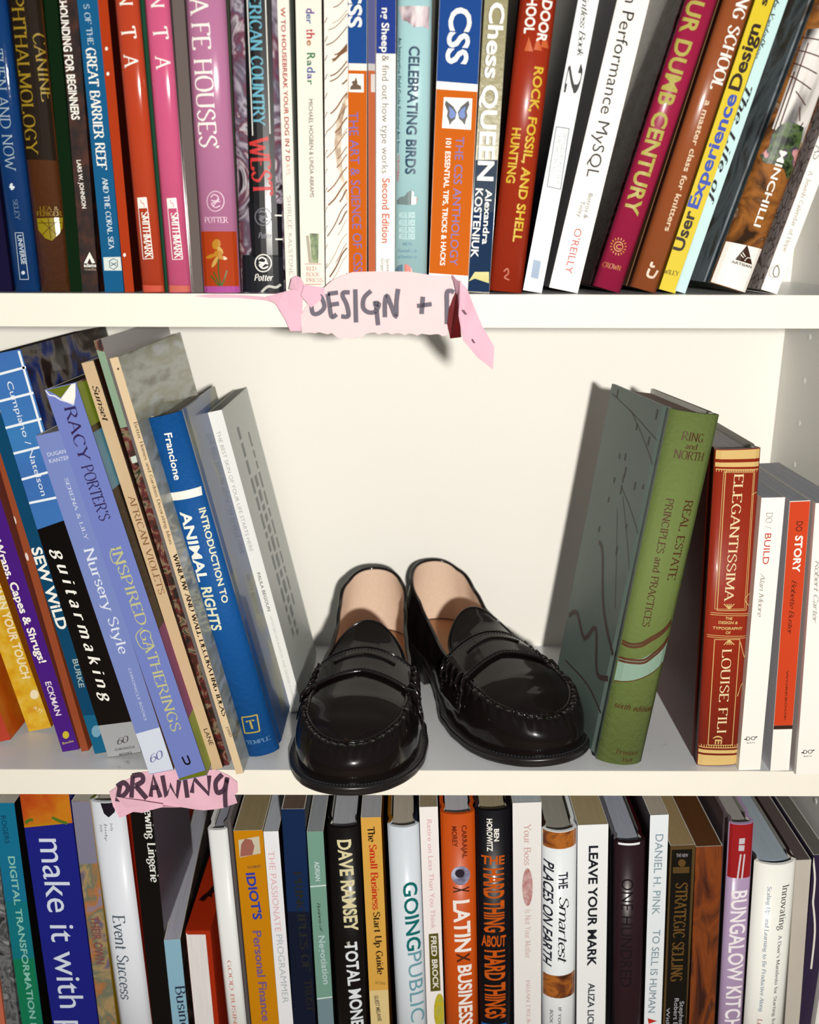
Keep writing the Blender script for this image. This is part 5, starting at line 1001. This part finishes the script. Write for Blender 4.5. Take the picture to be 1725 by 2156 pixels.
    for a in (0.0, 1.0):
        bm = bmesh.new(); tube(bm, [st(-.86 + 1.72 * i / 60, a, .0020) for i in range(61)], .0009, 6); obj('strap_edge', bm, LEA, r, True)
    # penny slot: its dark is painted as a black lens patch, lip standing proud
    bm = bmesh.new(); tube(bm, [st(-.33 + .66 * i / 30, .60 + .07 * math.cos(math.pi * (i / 30 - .5)), .0032) for i in range(31)], .0008, 6); obj('penny_slot_lip', bm, LEA, r, True)
    bm = bmesh.new(); grid(bm, lambda i, j: st(-.33 + .66 * i / 30, .60 + .07 * math.cos(math.pi * (i / 30 - .5)) - (.01 + .10 * math.sin(math.pi * i / 30)) * j, .00255), 31, 2); obj('penny_slot_dark', bm, mat((.002, .002, .002), .6, raw=True, key='slot'), r)
    bm = bmesh.new()
    for a in (.9, .1):
        for k in range(46):
            q = -.8 + 1.6 * k / 45; tube(bm, [st(q, a, .0027), st(q + .02, a, .0027)], .0003, 4)
    obj('strap_stitching', bm, THR, r)
    for ch in r.children:
        if ch.name.startswith(('strap_stitching', 'gather_stitches')): ch['kind'] = 'stuff'
    # side tabs with beefroll lashings at both ends of the strap
    for sg in (-1, 1):
        bm = bmesh.new()
        for k in range(5):
            a = -.06 + 1.05 * k / 4; tube(bm, [st(sg * .50, a, .0030), st(sg * .56, a, .0042), st(sg * .64, a, .0040), st(sg * .70, a, .0026)], .0014, 7)
        obj('beefroll_lashing', bm, LEA, r, True)
    # lining, insole, topline binding
    bm = bmesh.new()
    def ln(i, j):
        phi = math.acos(1 - 2 * .30) + (2 * math.pi - 2 * math.acos(1 - 2 * .30)) * i / 119
        p = wall_pt(phi, .05 + .95 * j / 10, side); _, n, t = O3(phi, side)
        return p - n * .0018
    grid(bm, ln, 120, 11); obj('lining', bm, LIN, r, True)
    bm = bmesh.new(); ring = [bm.verts.new(O3(ph(i), side, -.0042)[0] + Vector((0, 0, .003))) for i in range(0, N, 4)]; bm.faces.new(ring)
    bmesh.ops.triangulate(bm, faces=bm.faces); obj('insole', bm, INS, r)
    P = []
    for i in range(121):
        phi = math.acos(1 - 2 * .42) + (2 * math.pi - 2 * math.acos(1 - 2 * .42)) * i / 120; P.append(E3(phi, side) + Vector((0, 0, .0003)))
    bm = bmesh.new(); tube(bm, P, .0016, 8); obj('topline_binding', bm, LEA, r, True)
    # welt and sole, heel
    bm = bmesh.new(); prof = [(-.004, .0), (.0016, .0), (.0028, .0010), (.0032, .0030), (.0026, .0038), (.0032, .0044), (.0030, .0058), (.0020, .0066), (-.004, .0066)]
    def so(i, j):
        g_, z_ = prof[j]; t = (1 - math.cos(ph(i))) / 2; k = max(0, min(1, (.56 - t) / .14)); p, n, t = O3(ph(i), side, g_ * (.15 + .85 * k) - .0022 * (1 - k)); p.z = zbot(t) + z_; return p
    R = grid(bm, so, N, len(prof), True); bmesh.ops.remove_doubles(bm, verts=bm.verts, dist=1e-6)
    bmesh.ops.holes_fill(bm, edges=[e for e in bm.edges if e.is_boundary], sides=0); bmesh.ops.triangulate(bm, faces=[f for f in bm.faces if len(f.verts) > 4]); bmesh.ops.recalc_face_normals(bm, faces=bm.faces); obj('outsole', bm, SOLE, r, True)
    bm = bmesh.new()
    for i in range(0, N, 2):
        if ph(i) < 1.6 or ph(i) > 4.68:
            a = O3(ph(i), side, .0006)[0]; b_ = O3(ph(i + 1.1), side, .0006)[0]; k_ = .0003
            tube(bm, [a + Vector((0, 0, k_)), b_ + Vector((0, 0, k_))], .00045, 4)
    obj('welt_stitching', bm, THR, r)['kind'] = 'stuff'
    bm = bmesh.new(); ts = .70; p0 = math.acos(1 - 2 * ts); HN = 60
    ring = [(p0 + (2 * math.pi - 2 * p0) * k / HN) for k in range(HN + 1)]
    lo = []; hi = []
    for p in ring:
        a, n, t = O3(p, side, -.0012); lo.append(bm.verts.new((a.x * .97, a.y, 0))); hi.append(bm.verts.new((a.x, a.y, zbot(t) + .001)))
    for k in range(HN): bm.faces.new((lo[k], lo[k + 1], hi[k + 1], hi[k]))
    bm.faces.new((lo[-1], lo[0], hi[0], hi[-1])); bm.faces.new(lo); bm.faces.new(hi)
    bmesh.ops.triangulate(bm, faces=[f for f in bm.faces if len(f.verts) > 4]); bmesh.ops.recalc_face_normals(bm, faces=bm.faces); obj('heel_block', bm, SOLE, r)
    return r
loafer('left black penny loafer pointing straight out over the shelf edge, right of the white paperback', (-0.0405, -0.034), (-0.0260, 0.173), 1)
loafer('right black penny loafer angled outward, its toe touching near the green textbook', (0.099, 0.009), (0.0155, 0.186), -1)

bpy.data.objects.remove(_fo)
